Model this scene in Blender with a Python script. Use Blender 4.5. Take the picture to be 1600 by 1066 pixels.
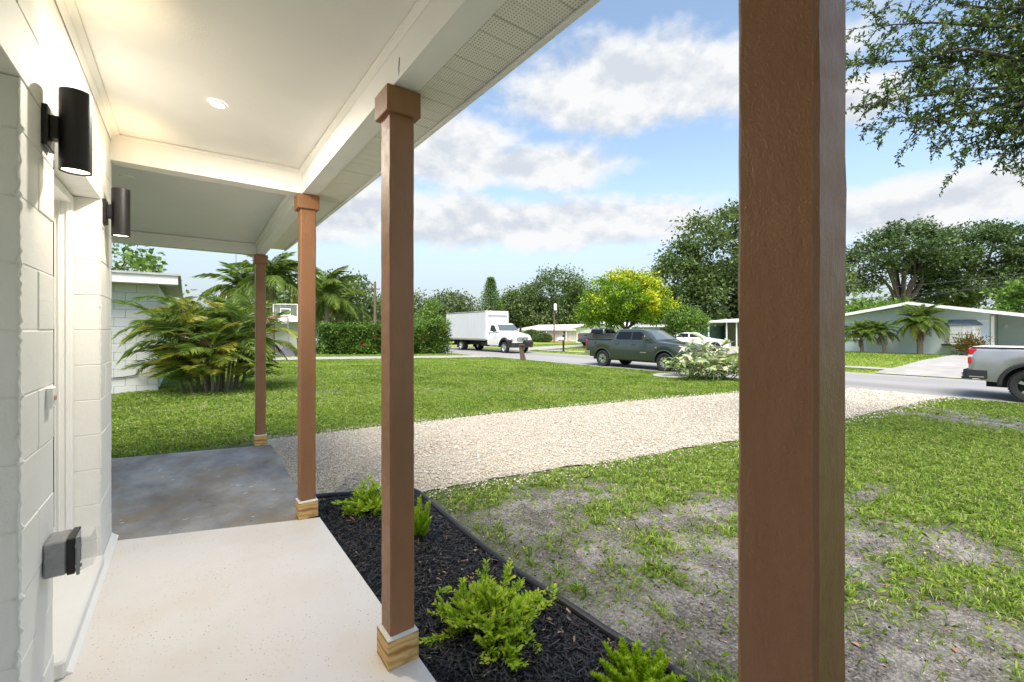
import bpy, math, random
import numpy as np
R = math.radians
for o in list(bpy.data.objects):
    bpy.data.objects.remove(o)
S = bpy.context.scene
COL = S.collection
rng = np.random.default_rng(7)
random.seed(7)

# ------------------------------------------------------------------ camera
YAW = math.atan(508 / 690)
cam_d = bpy.data.cameras.new('camera')
cam = bpy.data.objects.new('camera', cam_d)
COL.objects.link(cam)
cam_d.sensor_width = 36
cam_d.lens = 690 / 1600 * 36
cam_d.shift_y = -17 / 1600
cam_d.clip_start = .05
cam_d.clip_end = 2500
cam.location = (0, 0, 1.365)
cam.rotation_euler = (R(90), 0, -YAW)
S.camera = cam

# ------------------------------------------------------------------ world, sun, exposure
SUN_EL, SUN_AZ = 60, 218          # azimuth measured from +Y towards +X
W = bpy.data.worlds.new('World')
S.world = W
W.use_nodes = True
nt = W.node_tree
nt.nodes.clear()


def wm(op, a, b=None, c=None, clamp=False):
    n = nt.nodes.new('ShaderNodeMath')
    n.operation = op
    n.use_clamp = clamp
    for i, v in enumerate((a, b, c)):
        if v is None:
            continue
        if isinstance(v, (int, float)):
            n.inputs[i].default_value = v
        else:
            nt.links.new(v, n.inputs[i])
    return n.outputs[0]


def wsmooth(x, a, b):
    n = nt.nodes.new('ShaderNodeMapRange')
    n.interpolation_type = 'SMOOTHSTEP'
    n.inputs[1].default_value = a
    n.inputs[2].default_value = b
    nt.links.new(x, n.inputs[0])
    return n.outputs[0]


sky = nt.nodes.new('ShaderNodeTexSky')
sky.sky_type = 'NISHITA'
sky.sun_disc = False
sky.sun_elevation = R(SUN_EL)
sky.sun_rotation = R(SUN_AZ)
sky.air_density = 1.0
sky.dust_density = 1.0
sky.ozone_density = .55
bg_sky = nt.nodes.new('ShaderNodeBackground')
bg_sky.inputs[1].default_value = .112
tint = nt.nodes.new('ShaderNodeMix')
tint.data_type = 'RGBA'
tint.blend_type = 'MULTIPLY'
tint.inputs[0].default_value = 1
tint.inputs[7].default_value = (1.10, 1.05, .95, 1)
nt.links.new(sky.outputs[0], tint.inputs[6])
nt.links.new(tint.outputs[2], bg_sky.inputs[0])

tc = nt.nodes.new('ShaderNodeTexCoord')
sep = nt.nodes.new('ShaderNodeSeparateXYZ')
nt.links.new(tc.outputs['Generated'], sep.inputs[0])
dx, dy, dz = sep.outputs
AZ = wm('ARCTAN2', dx, dy)
EL = wm('ARCSINE', dz)
# cloud banks of the afternoon sky: (azimuth, elevation, half width, half height)
BANKS = [(.93, .485, .40, .085), (.50, .385, .16, .085), (.72, .352, .20, .055), (.62, .235, .62, .062), (.2, .245, .4, .075), (1.42, .205, .28, .055), (1.30, .388, .07, .04),
         (-.35, .3, .4, .12), (2.1, .42, .45, .13), (-1.6, .4, .6, .14), (-2.7, .42, .5, .13)]
lp = nt.nodes.new('ShaderNodeVectorMath')
lp.operation = 'MULTIPLY'
lp.inputs[1].default_value = (1, 1, 1.6)
nt.links.new(tc.outputs['Generated'], lp.inputs[0])


def cloud_noise(off):
    ad = nt.nodes.new('ShaderNodeVectorMath')
    ad.inputs[1].default_value = (0, 0, off)
    nt.links.new(lp.outputs[0], ad.inputs[0])
    nz = nt.nodes.new('ShaderNodeTexNoise')
    nz.inputs['Scale'].default_value = 7.5
    nz.inputs['Detail'].default_value = 7
    nz.inputs['Roughness'].default_value = .57
    nt.links.new(ad.outputs[0], nz.inputs['Vector'])
    return nz.outputs[0]


best, lift = None, None
for a, e, w, h in BANKS:
    u = wm('DIVIDE', wm('SUBTRACT', AZ, a), w)
    v = wm('DIVIDE', wm('SUBTRACT', EL, e), h)
    d = wm('SUBTRACT', 1.0, wm('SQRT', wm('ADD', wm('MULTIPLY', u, u), wm('MULTIPLY', v, v))))
    best = d if best is None else wm('MAXIMUM', best, d)
best = wm('MAXIMUM', best, -.55)
n0, n1 = cloud_noise(0), cloud_noise(.045)
d0 = wm('ADD', wm('MULTIPLY', best, 1.5), wm('MULTIPLY', wm('SUBTRACT', n0, .43), 2.5))
alpha = wsmooth(d0, -.05, .8)
shade = wm('ADD', wm('MULTIPLY', wm('SUBTRACT', n0, n1), 3.0), wm('SUBTRACT', .58, wm('MULTIPLY', d0, .16)), clamp=True)
ramp = nt.nodes.new('ShaderNodeValToRGB')
ramp.color_ramp.elements[0].color = (.68, .73, .80, 1)
ramp.color_ramp.elements[1].color = (.93, .94, .95, 1)
ramp.color_ramp.elements[0].position = .12
ramp.color_ramp.elements[1].position = .6
nt.links.new(shade, ramp.inputs[0])
bg_cl = nt.nodes.new('ShaderNodeBackground')
bg_cl.inputs[1].default_value = .395
nt.links.new(ramp.outputs[0], bg_cl.inputs[0])
mixw = nt.nodes.new('ShaderNodeMixShader')
bg_hz = nt.nodes.new('ShaderNodeBackground')
bg_hz.inputs[0].default_value = (.57, .64, .76, 1)
bg_hz.inputs[1].default_value = .37
mixh = nt.nodes.new('ShaderNodeMixShader')
nt.links.new(wm('MULTIPLY', wsmooth(wm('MULTIPLY', EL, -1.0), -.34, -.02), .88), mixh.inputs[0])
nt.links.new(bg_sky.outputs[0], mixh.inputs[1])
nt.links.new(bg_hz.outputs[0], mixh.inputs[2])
nt.links.new(wm('MULTIPLY', alpha, wsmooth(dz, .02, .12)), mixw.inputs[0])
nt.links.new(mixh.outputs[0], mixw.inputs[1])
nt.links.new(bg_cl.outputs[0], mixw.inputs[2])
wo = nt.nodes.new('ShaderNodeOutputWorld')
nt.links.new(mixw.outputs[0], wo.inputs[0])

sun_d = bpy.data.lights.new('sun', 'SUN')
sun_d.energy = 2.6
sun_d.angle = R(38)
sun_d.color = (1, .95, .88)
sun = bpy.data.objects.new('sun', sun_d)
COL.objects.link(sun)
sun.rotation_euler = (R(90 - SUN_EL), 0, R(180 - SUN_AZ))
S.view_settings.view_transform = 'Standard'
S.view_settings.look = 'None'
S.view_settings.gamma = 1
S.view_settings.use_curve_mapping = False
S.view_settings.exposure = 1.38
S.cycles.max_bounces = 7
S.cycles.diffuse_bounces = 5
S.cycles.caustics_reflective = False
S.cycles.caustics_refractive = False


# ------------------------------------------------------------------ helpers: materials
def srgb(r, g, b):
    return tuple(((c / 255) / 12.92 if c / 255 < .04045 else ((c / 255 + .055) / 1.055) ** 2.4) for c in (r, g, b)) + (1,)


def c4(c):
    return tuple(c) + (1,) if len(c) == 3 else tuple(c)


MATS = {}


class NT:
    """small wrapper around one material's node tree"""

    def __init__(self, name):
        self.m = bpy.data.materials.new(name)
        self.m.use_nodes = True
        self.t = self.m.node_tree
        self.b = self.t.nodes['Principled BSDF']
        self.out = self.t.nodes['Material Output']
        self._co = None
        MATS[name] = self.m

    def n(self, typ, **kw):
        x = self.t.nodes.new('ShaderNode' + typ)
        for k, v in kw.items():
            setattr(x, k, v)
        return x

    def l(self, a, b):
        self.t.links.new(a, b)

    def co(self, scale=(1, 1, 1), kind='Object'):
        c = self.n('TexCoord')
        mp = self.n('Mapping')
        mp.inputs['Scale'].default_value = scale
        self.l(c.outputs[kind], mp.inputs[0])
        return mp.outputs[0]

    def noise(self, scale, detail=4, rough=.55, stretch=(1, 1, 1), dist=0):
        x = self.n('TexNoise')
        x.inputs['Scale'].default_value = scale
        x.inputs['Detail'].default_value = detail
        x.inputs['Roughness'].default_value = rough
        x.inputs['Distortion'].default_value = dist
        self.l(self.co(stretch), x.inputs['Vector'])
        return x.outputs[0]

    def voro(self, scale, feature='F1', rnd=1, stretch=(1, 1, 1), out='Distance'):
        x = self.n('TexVoronoi')
        x.feature = feature
        x.inputs['Scale'].default_value = scale
        x.inputs['Randomness'].default_value = rnd
        self.l(self.co(stretch), x.inputs['Vector'])
        return x.outputs[out]

    def attr(self, name):
        x = self.n('Attribute')
        x.attribute_name = name
        return x.outputs['Fac']

    def ramp(self, fac, stops):
        x = self.n('ValToRGB')
        e = x.color_ramp.elements
        while len(e) < len(stops):
            e.new(.5)
        for i, (p, c) in enumerate(stops):
            e[i].position = p
            e[i].color = c4(c)
        self.l(fac, x.inputs[0])
        return x.outputs[0]

    def rng(self, fac, a, b, c=0, d=1):
        x = self.n('MapRange')
        for i, v in enumerate((a, b, c, d)):
            x.inputs[i + 1].default_value = v
        self.l(fac, x.inputs[0])
        return x.outputs[0]

    def mix(self, fac, a, b, blend='MIX'):
        x = self.n('Mix', data_type='RGBA', blend_type=blend)
        for s, v in ((x.inputs[0], fac), (x.inputs[6], a), (x.inputs[7], b)):
            if isinstance(v, (int, float)):
                s.default_value = v
            elif isinstance(v, tuple):
                s.default_value = c4(v)
            else:
                self.l(v, s)
        return x.outputs[2]

    def math(self, op, a, b=0.0):
        x = self.n('Math', operation=op)
        for i, v in enumerate((a, b)):
            if isinstance(v, (int, float)):
                x.inputs[i].default_value = v
            else:
                self.l(v, x.inputs[i])
        return x.outputs[0]

    def set(self, col=None, rough=None, metal=None, spec=None, coat=None):
        for k, v in (('Base Color', col), ('Roughness', rough), ('Metallic', metal), ('Specular IOR Level', spec), ('Coat Weight', coat)):
            if v is None:
                continue
            s = self.b.inputs[k]
            if isinstance(v, (int, float)):
                s.default_value = v
            elif isinstance(v, tuple):
                s.default_value = c4(v)
            else:
                self.l(v, s)
        return self

    def bump(self, h, strength=.3, dist=.01):
        x = self.n('Bump')
        x.inputs['Strength'].default_value = strength
        x.inputs['Distance'].default_value = dist
        self.l(h, x.inputs['Height'])
        if self.b.inputs['Normal'].is_linked:
            prev = self.b.inputs['Normal'].links[0].from_socket
            self.l(prev, x.inputs['Normal'])
        self.l(x.outputs[0], self.b.inputs['Normal'])
        return self


def simple(name, c, rough=.6, var=.12, scale=6, bump=.0, bscale=60, metal=0, spec=.5, coat=0, bdist=.004, stretch=(1, 1, 1)):
    k = NT(name)
    c2 = tuple(max(0, v * (1 - var)) for v in c[:3])
    c1 = tuple(min(1, v * (1 + var * .6)) for v in c[:3])
    k.set(k.ramp(k.noise(scale, 5, .6, stretch), [(.3, c2), (.7, c1)]), rough, metal, spec, coat)
    if bump:
        k.bump(k.noise(bscale, 3, .6, stretch), bump, bdist)
    return k.m


def leafmat(name, stops, trans=.3, rough=.5):
    k = NT(name)
    col = k.ramp(k.attr('rnd'), stops)
    k.set(col, rough, spec=.35)
    tr = k.n('BsdfTranslucent')
    k.l(k.mix(.35, col, (.5, .6, .05), 'MIX') if False else col, tr.inputs[0])
    mx = k.n('MixShader')
    mx.inputs[0].default_value = trans
    k.l(k.b.outputs[0], mx.inputs[1])
    k.l(tr.outputs[0], mx.inputs[2])
    k.l(mx.outputs[0], k.out.inputs[0])
    return k.m


def glow(name, c, strength):
    k = NT(name)
    k.set((.8, .8, .8), .4)
    k.b.inputs['Emission Color'].default_value = c4(c)
    k.b.inputs['Emission Strength'].default_value = strength
    return k.m


# ------------------------------------------------------------------ helpers: meshes
def link(o, parent=None):
    COL.objects.link(o)
    if parent is not None:
        o.parent = parent
    return o


def fastmesh(name, V, F, rnd=None, smooth=False):
    V = np.ascontiguousarray(V, np.float32)
    F = np.ascontiguousarray(F, np.int32)
    k = F.shape[1]
    me = bpy.data.meshes.new(name)
    me.vertices.add(len(V))
    me.vertices.foreach_set('co', V.ravel())
    me.loops.add(F.size)
    me.loops.foreach_set('vertex_index', F.ravel())
    me.polygons.add(len(F))
    me.polygons.foreach_set('loop_start', np.arange(0, F.size, k, dtype=np.int32))
    if smooth:
        me.polygons.foreach_set('use_smooth', np.ones(len(F), bool))
    if rnd is not None:
        a = me.attributes.new('rnd', 'FLOAT', 'POINT')
        a.data.foreach_set('value', np.ascontiguousarray(rnd, np.float32))
    me.update(calc_edges=True)
    return me


class MB:
    def __init__(self):
        self.v, self.f = [], []

    def add(self, verts, faces):
        o = len(self.v)
        self.v.extend([tuple(float(c) for c in p) for p in verts])
        self.f.extend([tuple(i + o for i in q) for q in faces])
        return self

    def box(self, x0, x1, y0, y1, z0, z1):
        v = [(x, y, z) for x in (x0, x1) for y in (y0, y1) for z in (z0, z1)]
        return self.add(v, [(0, 1, 3, 2), (4, 6, 7, 5), (0, 4, 5, 1), (2, 3, 7, 6), (0, 2, 6, 4), (1, 5, 7, 3)])

    def cbox(self, x0, x1, y0, y1, z0, z1, c=.004):
        """box with chamfered edges"""
        lo, hi = (x0, y0, z0), (x1, y1, z1)
        V, idx = [], {}
        for sx in (0, 1):
            for sy in (0, 1):
                for sz in (0, 1):
                    s = (sx, sy, sz)
                    for ax in range(3):
                        p = []
                        for a in range(3):
                            e = (lo, hi)[s[a]][a]
                            if a != ax:
                                e += c if s[a] == 0 else -c
                            p.append(e)
                        idx[(s, ax)] = len(V)
                        V.append(p)
        F = []
        for ax in range(3):
            a, b = (ax + 1) % 3, (ax + 2) % 3
            for sd in (0, 1):
                q = []
                for (i, j) in ((0, 0), (1, 0), (1, 1), (0, 1)):
                    s = [0, 0, 0]
                    s[ax], s[a], s[b] = sd, i, j
                    q.append(idx[(tuple(s), ax)])
                F.append(tuple(q if sd else q[::-1]))
            for i in (0, 1):
                for j in (0, 1):
                    s0, s1 = [0, 0, 0], [0, 0, 0]
                    s0[ax], s1[ax] = 0, 1
                    s0[a] = s1[a] = i
                    s0[b] = s1[b] = j
                    s0, s1 = tuple(s0), tuple(s1)
                    q = (idx[(s0, a)], idx[(s1, a)], idx[(s1, b)], idx[(s0, b)])
                    F.append(q if (i != j) else q[::-1])
        for s in [(x, y, z) for x in (0, 1) for y in (0, 1) for z in (0, 1)]:
            q = (idx[(s, 0)], idx[(s, 1)], idx[(s, 2)])
            F.append(q if sum(s) % 2 else q[::-1])
        return self.add(V, F)

    def tube(self, pts, rad, n=8, cap=True):
        P = np.array(pts, float)
        m = len(P)
        rad = np.full(m, rad) if np.isscalar(rad) else np.array(rad, float)
        T = np.gradient(P, axis=0)
        T /= np.linalg.norm(T, axis=1)[:, None] + 1e-9
        up = np.array([0, 0, 1.0]) if abs(T[0][2]) < .9 else np.array([1.0, 0, 0])
        V = []
        for i in range(m):
            a = np.cross(T[i], up)
            a /= np.linalg.norm(a) + 1e-9
            b = np.cross(a, T[i])
            up = b
            for k in range(n):
                w = 2 * math.pi * k / n
                V.append(P[i] + rad[i] * (math.cos(w) * a + math.sin(w) * b))
        F = [(i * n + k, i * n + (k + 1) % n, (i + 1) * n + (k + 1) % n, (i + 1) * n + k) for i in range(m - 1) for k in range(n)]
        if cap:
            F += [tuple(range(n))[::-1], tuple((m - 1) * n + k for k in range(n))]
        return self.add(V, F)

    def lathe(self, prof, n=24, axis='z', o=(0, 0, 0), cap=True):
        """prof: (radius, along axis)"""
        V, m = [], len(prof)
        for r, h in prof:
            for k in range(n):
                w = 2 * math.pi * k / n
                a, b = r * math.cos(w), r * math.sin(w)
                p = {'z': (a, b, h), 'x': (h, a, b), 'y': (b, h, a)}[axis]
                V.append((p[0] + o[0], p[1] + o[1], p[2] + o[2]))
        F = [(i * n + k, i * n + (k + 1) % n, (i + 1) * n + (k + 1) % n, (i + 1) * n + k) for i in range(m - 1) for k in range(n)]
        if cap and prof[0][0] > 1e-6:
            F.append(tuple(range(n))[::-1])
        if cap and prof[-1][0] > 1e-6:
            F.append(tuple((m - 1) * n + k for k in range(n)))
        return self.add(V, F)

    def prism(self, poly, axis, a, b):
        """poly: 2-D points in the plane of the other two axes (in axis order), extruded from a to b"""
        n = len(poly)

        def P(q, h):
            return {'x': (h, q[0], q[1]), 'y': (q[0], h, q[1]), 'z': (q[0], q[1], h)}[axis]
        V = [P(q, a) for q in poly] + [P(q, b) for q in poly]
        F = [(i, (i + 1) % n, n + (i + 1) % n, n + i) for i in range(n)] + [tuple(range(n))[::-1], tuple(range(n, 2 * n))]
        return self.add(V, F)

    def mesh(self, name, mat=None, smooth=False):
        me = bpy.data.meshes.new(name)
        me.from_pydata(self.v, [], self.f)
        if smooth:
            me.polygons.foreach_set('use_smooth', np.ones(len(me.polygons), bool))
        me.update()
        import bmesh as _b
        bm = _b.new()
        bm.from_mesh(me)
        _b.ops.recalc_face_normals(bm, faces=bm.faces)
        bm.to_mesh(me)
        bm.free()
        if smooth:
            try:
                me.set_sharp_from_angle(angle=R(35))
            except Exception:
                pass
        if mat:
            me.materials.append(mat)
        return me

    def obj(self, name, mat, parent=None, smooth=False):
        return link(bpy.data.objects.new(name, self.mesh(name, mat, smooth)), parent)


def inst(name, me, parent=None, loc=(0, 0, 0), rot=(0, 0, 0), sc=(1, 1, 1)):
    o = bpy.data.objects.new(name, me)
    o.location = loc
    o.rotation_euler = rot
    o.scale = sc
    return link(o, parent)


def thing(name, label, cat, loc=(0, 0, 0), rz=0, group=None):
    o = bpy.data.objects.new(name, None)
    o.empty_display_size = .1
    o.location = loc
    o.rotation_euler = (0, 0, rz)
    return tag(link(o), label, cat, group)


def tag(o, label, cat, group=None):
    o['label'] = label
    o['category'] = cat
    if group:
        o['group'] = group
    return o


def struct(o):
    o['kind'] = 'structure'
    return o


def copy_tree(o, parent=None):
    c = o.copy()
    link(c, parent)
    for ch in list(o.children):
        copy_tree(ch, c)
    return c


def vnoise(x, y, scale, seed=0):
    """smooth value noise 0..1 on arrays"""
    g = np.random.default_rng(1000 + seed).random((256, 256))
    x = np.asarray(x, float) * scale + 37.3
    y = np.asarray(y, float) * scale + 91.7
    xi, yi = np.floor(x).astype(int), np.floor(y).astype(int)
    fx, fy = x - xi, y - yi
    fx, fy = fx * fx * (3 - 2 * fx), fy * fy * (3 - 2 * fy)
    a, b = g[xi % 256, yi % 256], g[(xi + 1) % 256, yi % 256]
    c, d = g[xi % 256, (yi + 1) % 256], g[(xi + 1) % 256, (yi + 1) % 256]
    return (a * (1 - fx) + b * fx) * (1 - fy) + (c * (1 - fx) + d * fx) * fy


def fbm(x, y, scale, seed=0, oct=4):
    t, a, s = 0, .5, 0
    for i in range(oct):
        t = t + a * vnoise(x, y, scale * 2 ** i, seed + i)
        s += a
        a *= .55
    return t / s


def sstep(x, a, b):
    t = np.clip((np.asarray(x, float) - a) / (b - a), 0, 1)
    return t * t * (3 - 2 * t)


def leaves(P, D, L, Wd, fold=.15, up=None):
    """diamond leaves: base points P, unit directions D, lengths L, widths Wd"""
    n = len(P)
    if up is None:
        up = rng.normal(size=(n, 3)) * .6 + np.array([0, 0, 1.0])
    E = np.cross(D, up)
    E /= np.linalg.norm(E, axis=1)[:, None] + 1e-9
    N = np.cross(E, D)
    L, Wd = np.asarray(L)[:, None] * np.ones((n, 1)), np.asarray(Wd)[:, None] * np.ones((n, 1))
    V = np.empty((n, 4, 3))
    V[:, 0] = P
    V[:, 1] = P + D * L * .45 + E * Wd * .5 + N * L * fold * .5
    V[:, 2] = P + D * L - N * L * fold
    V[:, 3] = P + D * L * .45 - E * Wd * .5 + N * L * fold * .5
    return V.reshape(-1, 3), np.arange(n * 4).reshape(n, 4)


def leafobj(name, P, D, L, Wd, mat, parent, rnd=None, fold=.15, up=None, stuff=True):
    V, F = leaves(P, D, L, Wd, fold, up)
    r = rng.random(len(P)) if rnd is None else rnd
    me = fastmesh(name, V, F, np.repeat(r, 4))
    me.materials.append(mat)
    o = link(bpy.data.objects.new(name, me), parent)
    return o


def unit(v):
    v = np.asarray(v, float)
    return v / (np.linalg.norm(v, axis=-1, keepdims=True) + 1e-9)


# ground height: level by the house, falling to the street, level beyond
def gz(x, y):
    x, y = np.asarray(x, float), np.asarray(y, float)
    z = np.where(x < 1.5, -.10, np.where(x < 16.6, -.10 - .37 * (x - 1.5) / 15.1, -.47))
    z = np.where(x > 16.6, -.47 - .05 * sstep(x, 16.6, 16.9), z)
    z = np.where(x > 23.4, -.52 + .08 * sstep(x, 23.7, 24.3) + .17 * sstep(x, 25, 33), z)
    z = z - .35 * sstep(y, 30, 52) * sstep(x, 24, 32)
    rough = .05 * (fbm(x, y, 1.6, 3) - .5) * sstep(x, 1.75, 2.6) * (1 - sstep(x, 15.6, 16.4)) * (1 - sstep(y, 2.6, 3.0)) * sstep(y, -30, -8)
    return z + rough


def gzf(x, y):
    return float(gz(np.array([x]), np.array([y]))[0])


# how much grass grows at a place (0..1)
BARE = [(3.7, 1.95, .55, .3), (3.9, 1.15, .6, .25), (4.6, .72, .8, .2), (2.2, 1.3, .6, .5), (2.0, 2.4, .4, .6), (2.5, .9, .5, .4),
        (2.6, 2.9, .7, .25), (3.0, 1.5, .4, .25), (5.3, 1.35, .5, .15), (3.1, .4, .4, .3), (2.9, 2.15, .5, .16)]


def lawn(x, y):
    x, y = np.asarray(x, float), np.asarray(y, float)
    n = fbm(x, y, 1.3, 11)
    n2 = fbm(x, y, 4.5, 21)
    # far lawn, north of the drive
    a = np.clip(1.1 - .75 * sstep(fbm(x, y, 1.1, 31), .55, .8) * (1 - sstep(y, 10, 18)), .62, 1)
    a = a * (1 - .75 * np.exp(-((x - .1) / .7) ** 2 - ((y - 8.0) / .35) ** 2)) * (1 - .6 * np.exp(-((x - .7) / .8) ** 2 - ((y - 6.9) / .3) ** 2))
    # yard by the mulch bed: patchy, sandy
    b = .82 + .18 * sstep(x, 3, 6.5)
    for cx, cy, rx, ry in BARE:
        b = b - .62 * np.exp(-((x - cx) / rx) ** 2 - ((y - cy) / ry) ** 2)
    b = b + .9 * (n - .5) + .9 * (n2 - .5) + .5 * (fbm(x, y, 13, 25) - .5) + .35 * sstep(x, 5, 8)
    b = b - 1.1 * np.exp(-((x - 12.6 - .5 * (y - 1)) / 1.0) ** 2) * sstep(n2 + .25 * n, .45, .62) - .9 * np.exp(-((x - 11.9) / .5) ** 2) * sstep(y, -1, 1)
    b = np.clip(b, 0, 1)
    return np.where(y > 5, a, b)


# ------------------------------------------------------------------ materials of the setting
k = NT('soil_and_thatch')
sand = k.ramp(k.noise(3.2, 6, .65), [(.38, (.07, .066, .062)), (.5, (.15, .142, .132)), (.63, (.38, .36, .33))])
grit = k.ramp(k.noise(55, 4, .7), [(.36, (.025, .021, .018)), (.5, (.17, .155, .14)), (.68, (.52, .48, .42))])
soil = k.mix(.5, sand, grit)
far = k.ramp(k.noise(9, 5, .65), [(.3, (.15, .21, .03)), (.6, (.25, .32, .05)), (.8, (.30, .35, .08))])
thatch = k.ramp(k.noise(30, 4, .7), [(.3, (.04, .06, .012)), (.55, (.10, .15, .025)), (.75, (.20, .19, .09))])
k.set(k.mix(k.rng(k.attr('far'), 0, 1), k.mix(k.rng(k.attr('rnd'), .3, 1.05), soil, thatch), far), .95, spec=.15)
k.bump(k.noise(70, 4, .7), .9, .02).bump(k.noise(9, 4, .6), .5, .06)
GROUND = k.m

k = NT('crushed_stone_bed')
k.set(k.ramp(k.voro(85, out='Color'), [(0, (.28, .225, .16)), (.35, (.48, .42, .33)), (.7, (.58, .53, .44)), (1, (.68, .64, .57))]), .9, spec=.2)
k.bump(k.voro(62), .9, .02).bump(k.noise(4, 4), .3, .05)
STONEBED = k.m
k = NT('crushed_stone')
k.set(k.ramp(k.attr('rnd'), [(0, (.28, .225, .16)), (.1, (.46, .395, .30)), (.45, (.56, .50, .405)), (.8, (.63, .58, .49)), (1, (.70, .67, .60))]), .85, spec=.2)
STONE = k.m

k = NT('street_asphalt')
k.set(k.mix(k.rng(k.noise(.35, 5, .6, (1, .12, 1)), .35, .7), k.ramp(k.noise(90, 3), [(.3, (.17, .165, .16)), (.7, (.28, .272, .265))]), (.34, .33, .32)), .88, spec=.25)
k.bump(k.noise(120, 3), .4, .008)
ASPHALT = k.m
CONCRETE = simple('pale_concrete', (.36, .34, .315), .9, .22, 1.6, .3, 80)

k = NT('cream_painted_slab')
base = k.mix(k.rng(k.noise(1.7, 5, .6), .42, .72), (.81, .765, .715), (.77, .69, .60))
spk = k.math('GREATER_THAN', k.math('ADD', k.noise(105, 2, .6), k.math('MULTIPLY', k.noise(2.6, 3, .7), .16)), .772)
k.set(k.mix(spk, base, (.13, .10, .08)), k.rng(k.noise(5, 4), .3, .7, .38, .6), spec=.4)
k.bump(k.noise(160, 3), .12, .003)
SLAB = k.m

k = NT('old_grey_slab')
a = k.ramp(k.noise(2.1, 6, .62, (1, .6, 1)), [(.28, (.14, .135, .13)), (.44, (.265, .258, .25)), (.6, (.40, .39, .375)), (.75, (.45, .40, .33))])
st = k.rng(k.noise(1.6, 5, .7, dist=.6), .48, .66, 0, .8)
a = k.mix(st, a, (.30, .225, .14))
bl = k.math('GREATER_THAN', k.noise(17, 5, .75, (1, 1.6, 1)), .66)
a = k.mix(bl, a, (.035, .035, .04))
wh = k.math('MULTIPLY', k.math('LESS_THAN', k.voro(4.6, stretch=(1.0, 2.2, 1)), .075), k.math('GREATER_THAN', k.noise(40, 2), .46))
a = k.mix(wh, a, (.8, .8, .78))
k.set(a, k.rng(k.noise(2.4, 5), .3, .7, .5, .8), spec=.25)
k.bump(k.noise(60, 4), .25, .005)
OLDSLAB = k.m

k = NT('mulch_bed_dark')
k.set(k.ramp(k.noise(60, 4, .7), [(.3, (.006, .006, .007)), (.7, (.035, .032, .032))]), .85, spec=.3)
k.bump(k.noise(45, 4, .7), 1, .03)
MULCHBED = k.m
k = NT('mulch_chip')
k.set(k.ramp(k.attr('rnd'), [(0, (.006, .006, .007)), (.6, (.020, .020, .024)), (.9, (.05, .048, .05)), (.965, (.09, .08, .075)), (.975, (.30, .19, .10)), (1, (.42, .27, .15))]), .55, spec=.5)
CHIP = k.m

GRASS = leafmat('grass_blades', [(0, (.08, .135, .018)), (.3, (.19, .295, .034)), (.65, (.29, .42, .05)), (.9, (.39, .49, .085)), (.97, (.44, .42, .17)), (1, (.46, .40, .24))], .4, .55)

# ------------------------------------------------------------------ setting: ground, drive, street, slabs
def sheet(name, xs, ys, zf, mat, att=None, keep=None, far=None):
    X, Y = np.meshgrid(xs, ys, indexing='ij')
    V = np.stack([X, Y, zf(X, Y)], -1).reshape(-1, 3)
    n, m = len(xs), len(ys)
    i, j = np.meshgrid(np.arange(n - 1), np.arange(m - 1), indexing='ij')
    q = (i * m + j).ravel()
    F = np.stack([q, q + m, q + m + 1, q + 1], -1)
    me = fastmesh(name, V, F, None if att is None else att(X, Y).ravel(), True)
    if far is not None:
        a = me.attributes.new('far', 'FLOAT', 'POINT')
        a.data.foreach_set('value', far(X, Y).ravel().astype(np.float32))
    me.materials.append(mat)
    return link(bpy.data.objects.new(name, me))


gx = np.concatenate([np.array([-300, -120, -60, -30, -15, -8, -4, -2, -1, 0]), np.arange(.8, 8, .09), np.arange(8, 17, .2), np.arange(17, 34, .5), np.array([36, 40, 46, 54, 66, 85, 120, 180, 280, 420, 700, 1200])])
gy = np.concatenate([np.array([-600, -200, -80, -40, -20, -10, -5]), np.arange(-3, 7.2, .09), np.arange(7.2, 16, .2), np.arange(16, 34, .5), np.array([36, 40, 46, 54, 66, 85, 120, 180, 280, 420, 700, 1200])])
struct(sheet('ground', gx, gy, gz, GROUND, lawn, far=lambda X, Y: np.clip(sstep(np.hypot(X, Y), 14, 27), 0, 1)))

# crushed stone drive from the porch to the street
def drive_edges(x):
    n = np.interp(x, [.8, 1.2, 1.7, 2.7, 4.4, 6.3, 10, 12.8, 15.6, 16.6], [3.98, 3.9, 3.73, 3.62, 3.39, 3.17, 2.94, 2.86, 2.75, 2.6])
    f = np.interp(x, [.8, 1.5, 4.9, 8.4, 11.7, 15, 16.6], [6.62, 6.58, 6.66, 6.43, 6.05, 5.7, 5.5])
    return n, f


dx_ = np.arange(.74, 16.75, .06)
dt_ = np.linspace(0, 1, 56)
en, ef = drive_edges(dx_)
en = en + .10 * (fbm(dx_, dx_ * 0, 2.6, 41) - .5) * 2
ef = ef + .10 * (fbm(dx_, dx_ * 0 + 5, 2.6, 51) - .5) * 2
X = np.repeat(dx_[:, None], len(dt_), 1)
Y = en[:, None] * (1 - dt_) + ef[:, None] * dt_
Z = gz(X, Y) + .012 + .012 * np.sin(math.pi * dt_)[None, :] + .018 * (fbm(X, Y, 1.5, 61) - .5)
V = np.stack([X, Y, Z], -1).reshape(-1, 3)
n, m = X.shape
i, j = np.meshgrid(np.arange(n - 1), np.arange(m - 1), indexing='ij')
q = (i * m + j).ravel()
me = fastmesh('gravel_drive', V, np.stack([q, q + m, q + m + 1, q + 1], -1), None, True)
me.materials.append(STONEBED)
DRIVE = struct(link(bpy.data.objects.new('gravel_drive', me)))

OCT = np.array([[1, 0, 0], [-1, 0, 0], [0, 1, 0], [0, -1, 0], [0, 0, 1], [0, 0, -1]], float)
OCF = np.array([[0, 2, 4], [2, 1, 4], [1, 3, 4], [3, 0, 4], [2, 0, 5], [1, 2, 5], [3, 1, 5], [0, 3, 5]])


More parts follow.
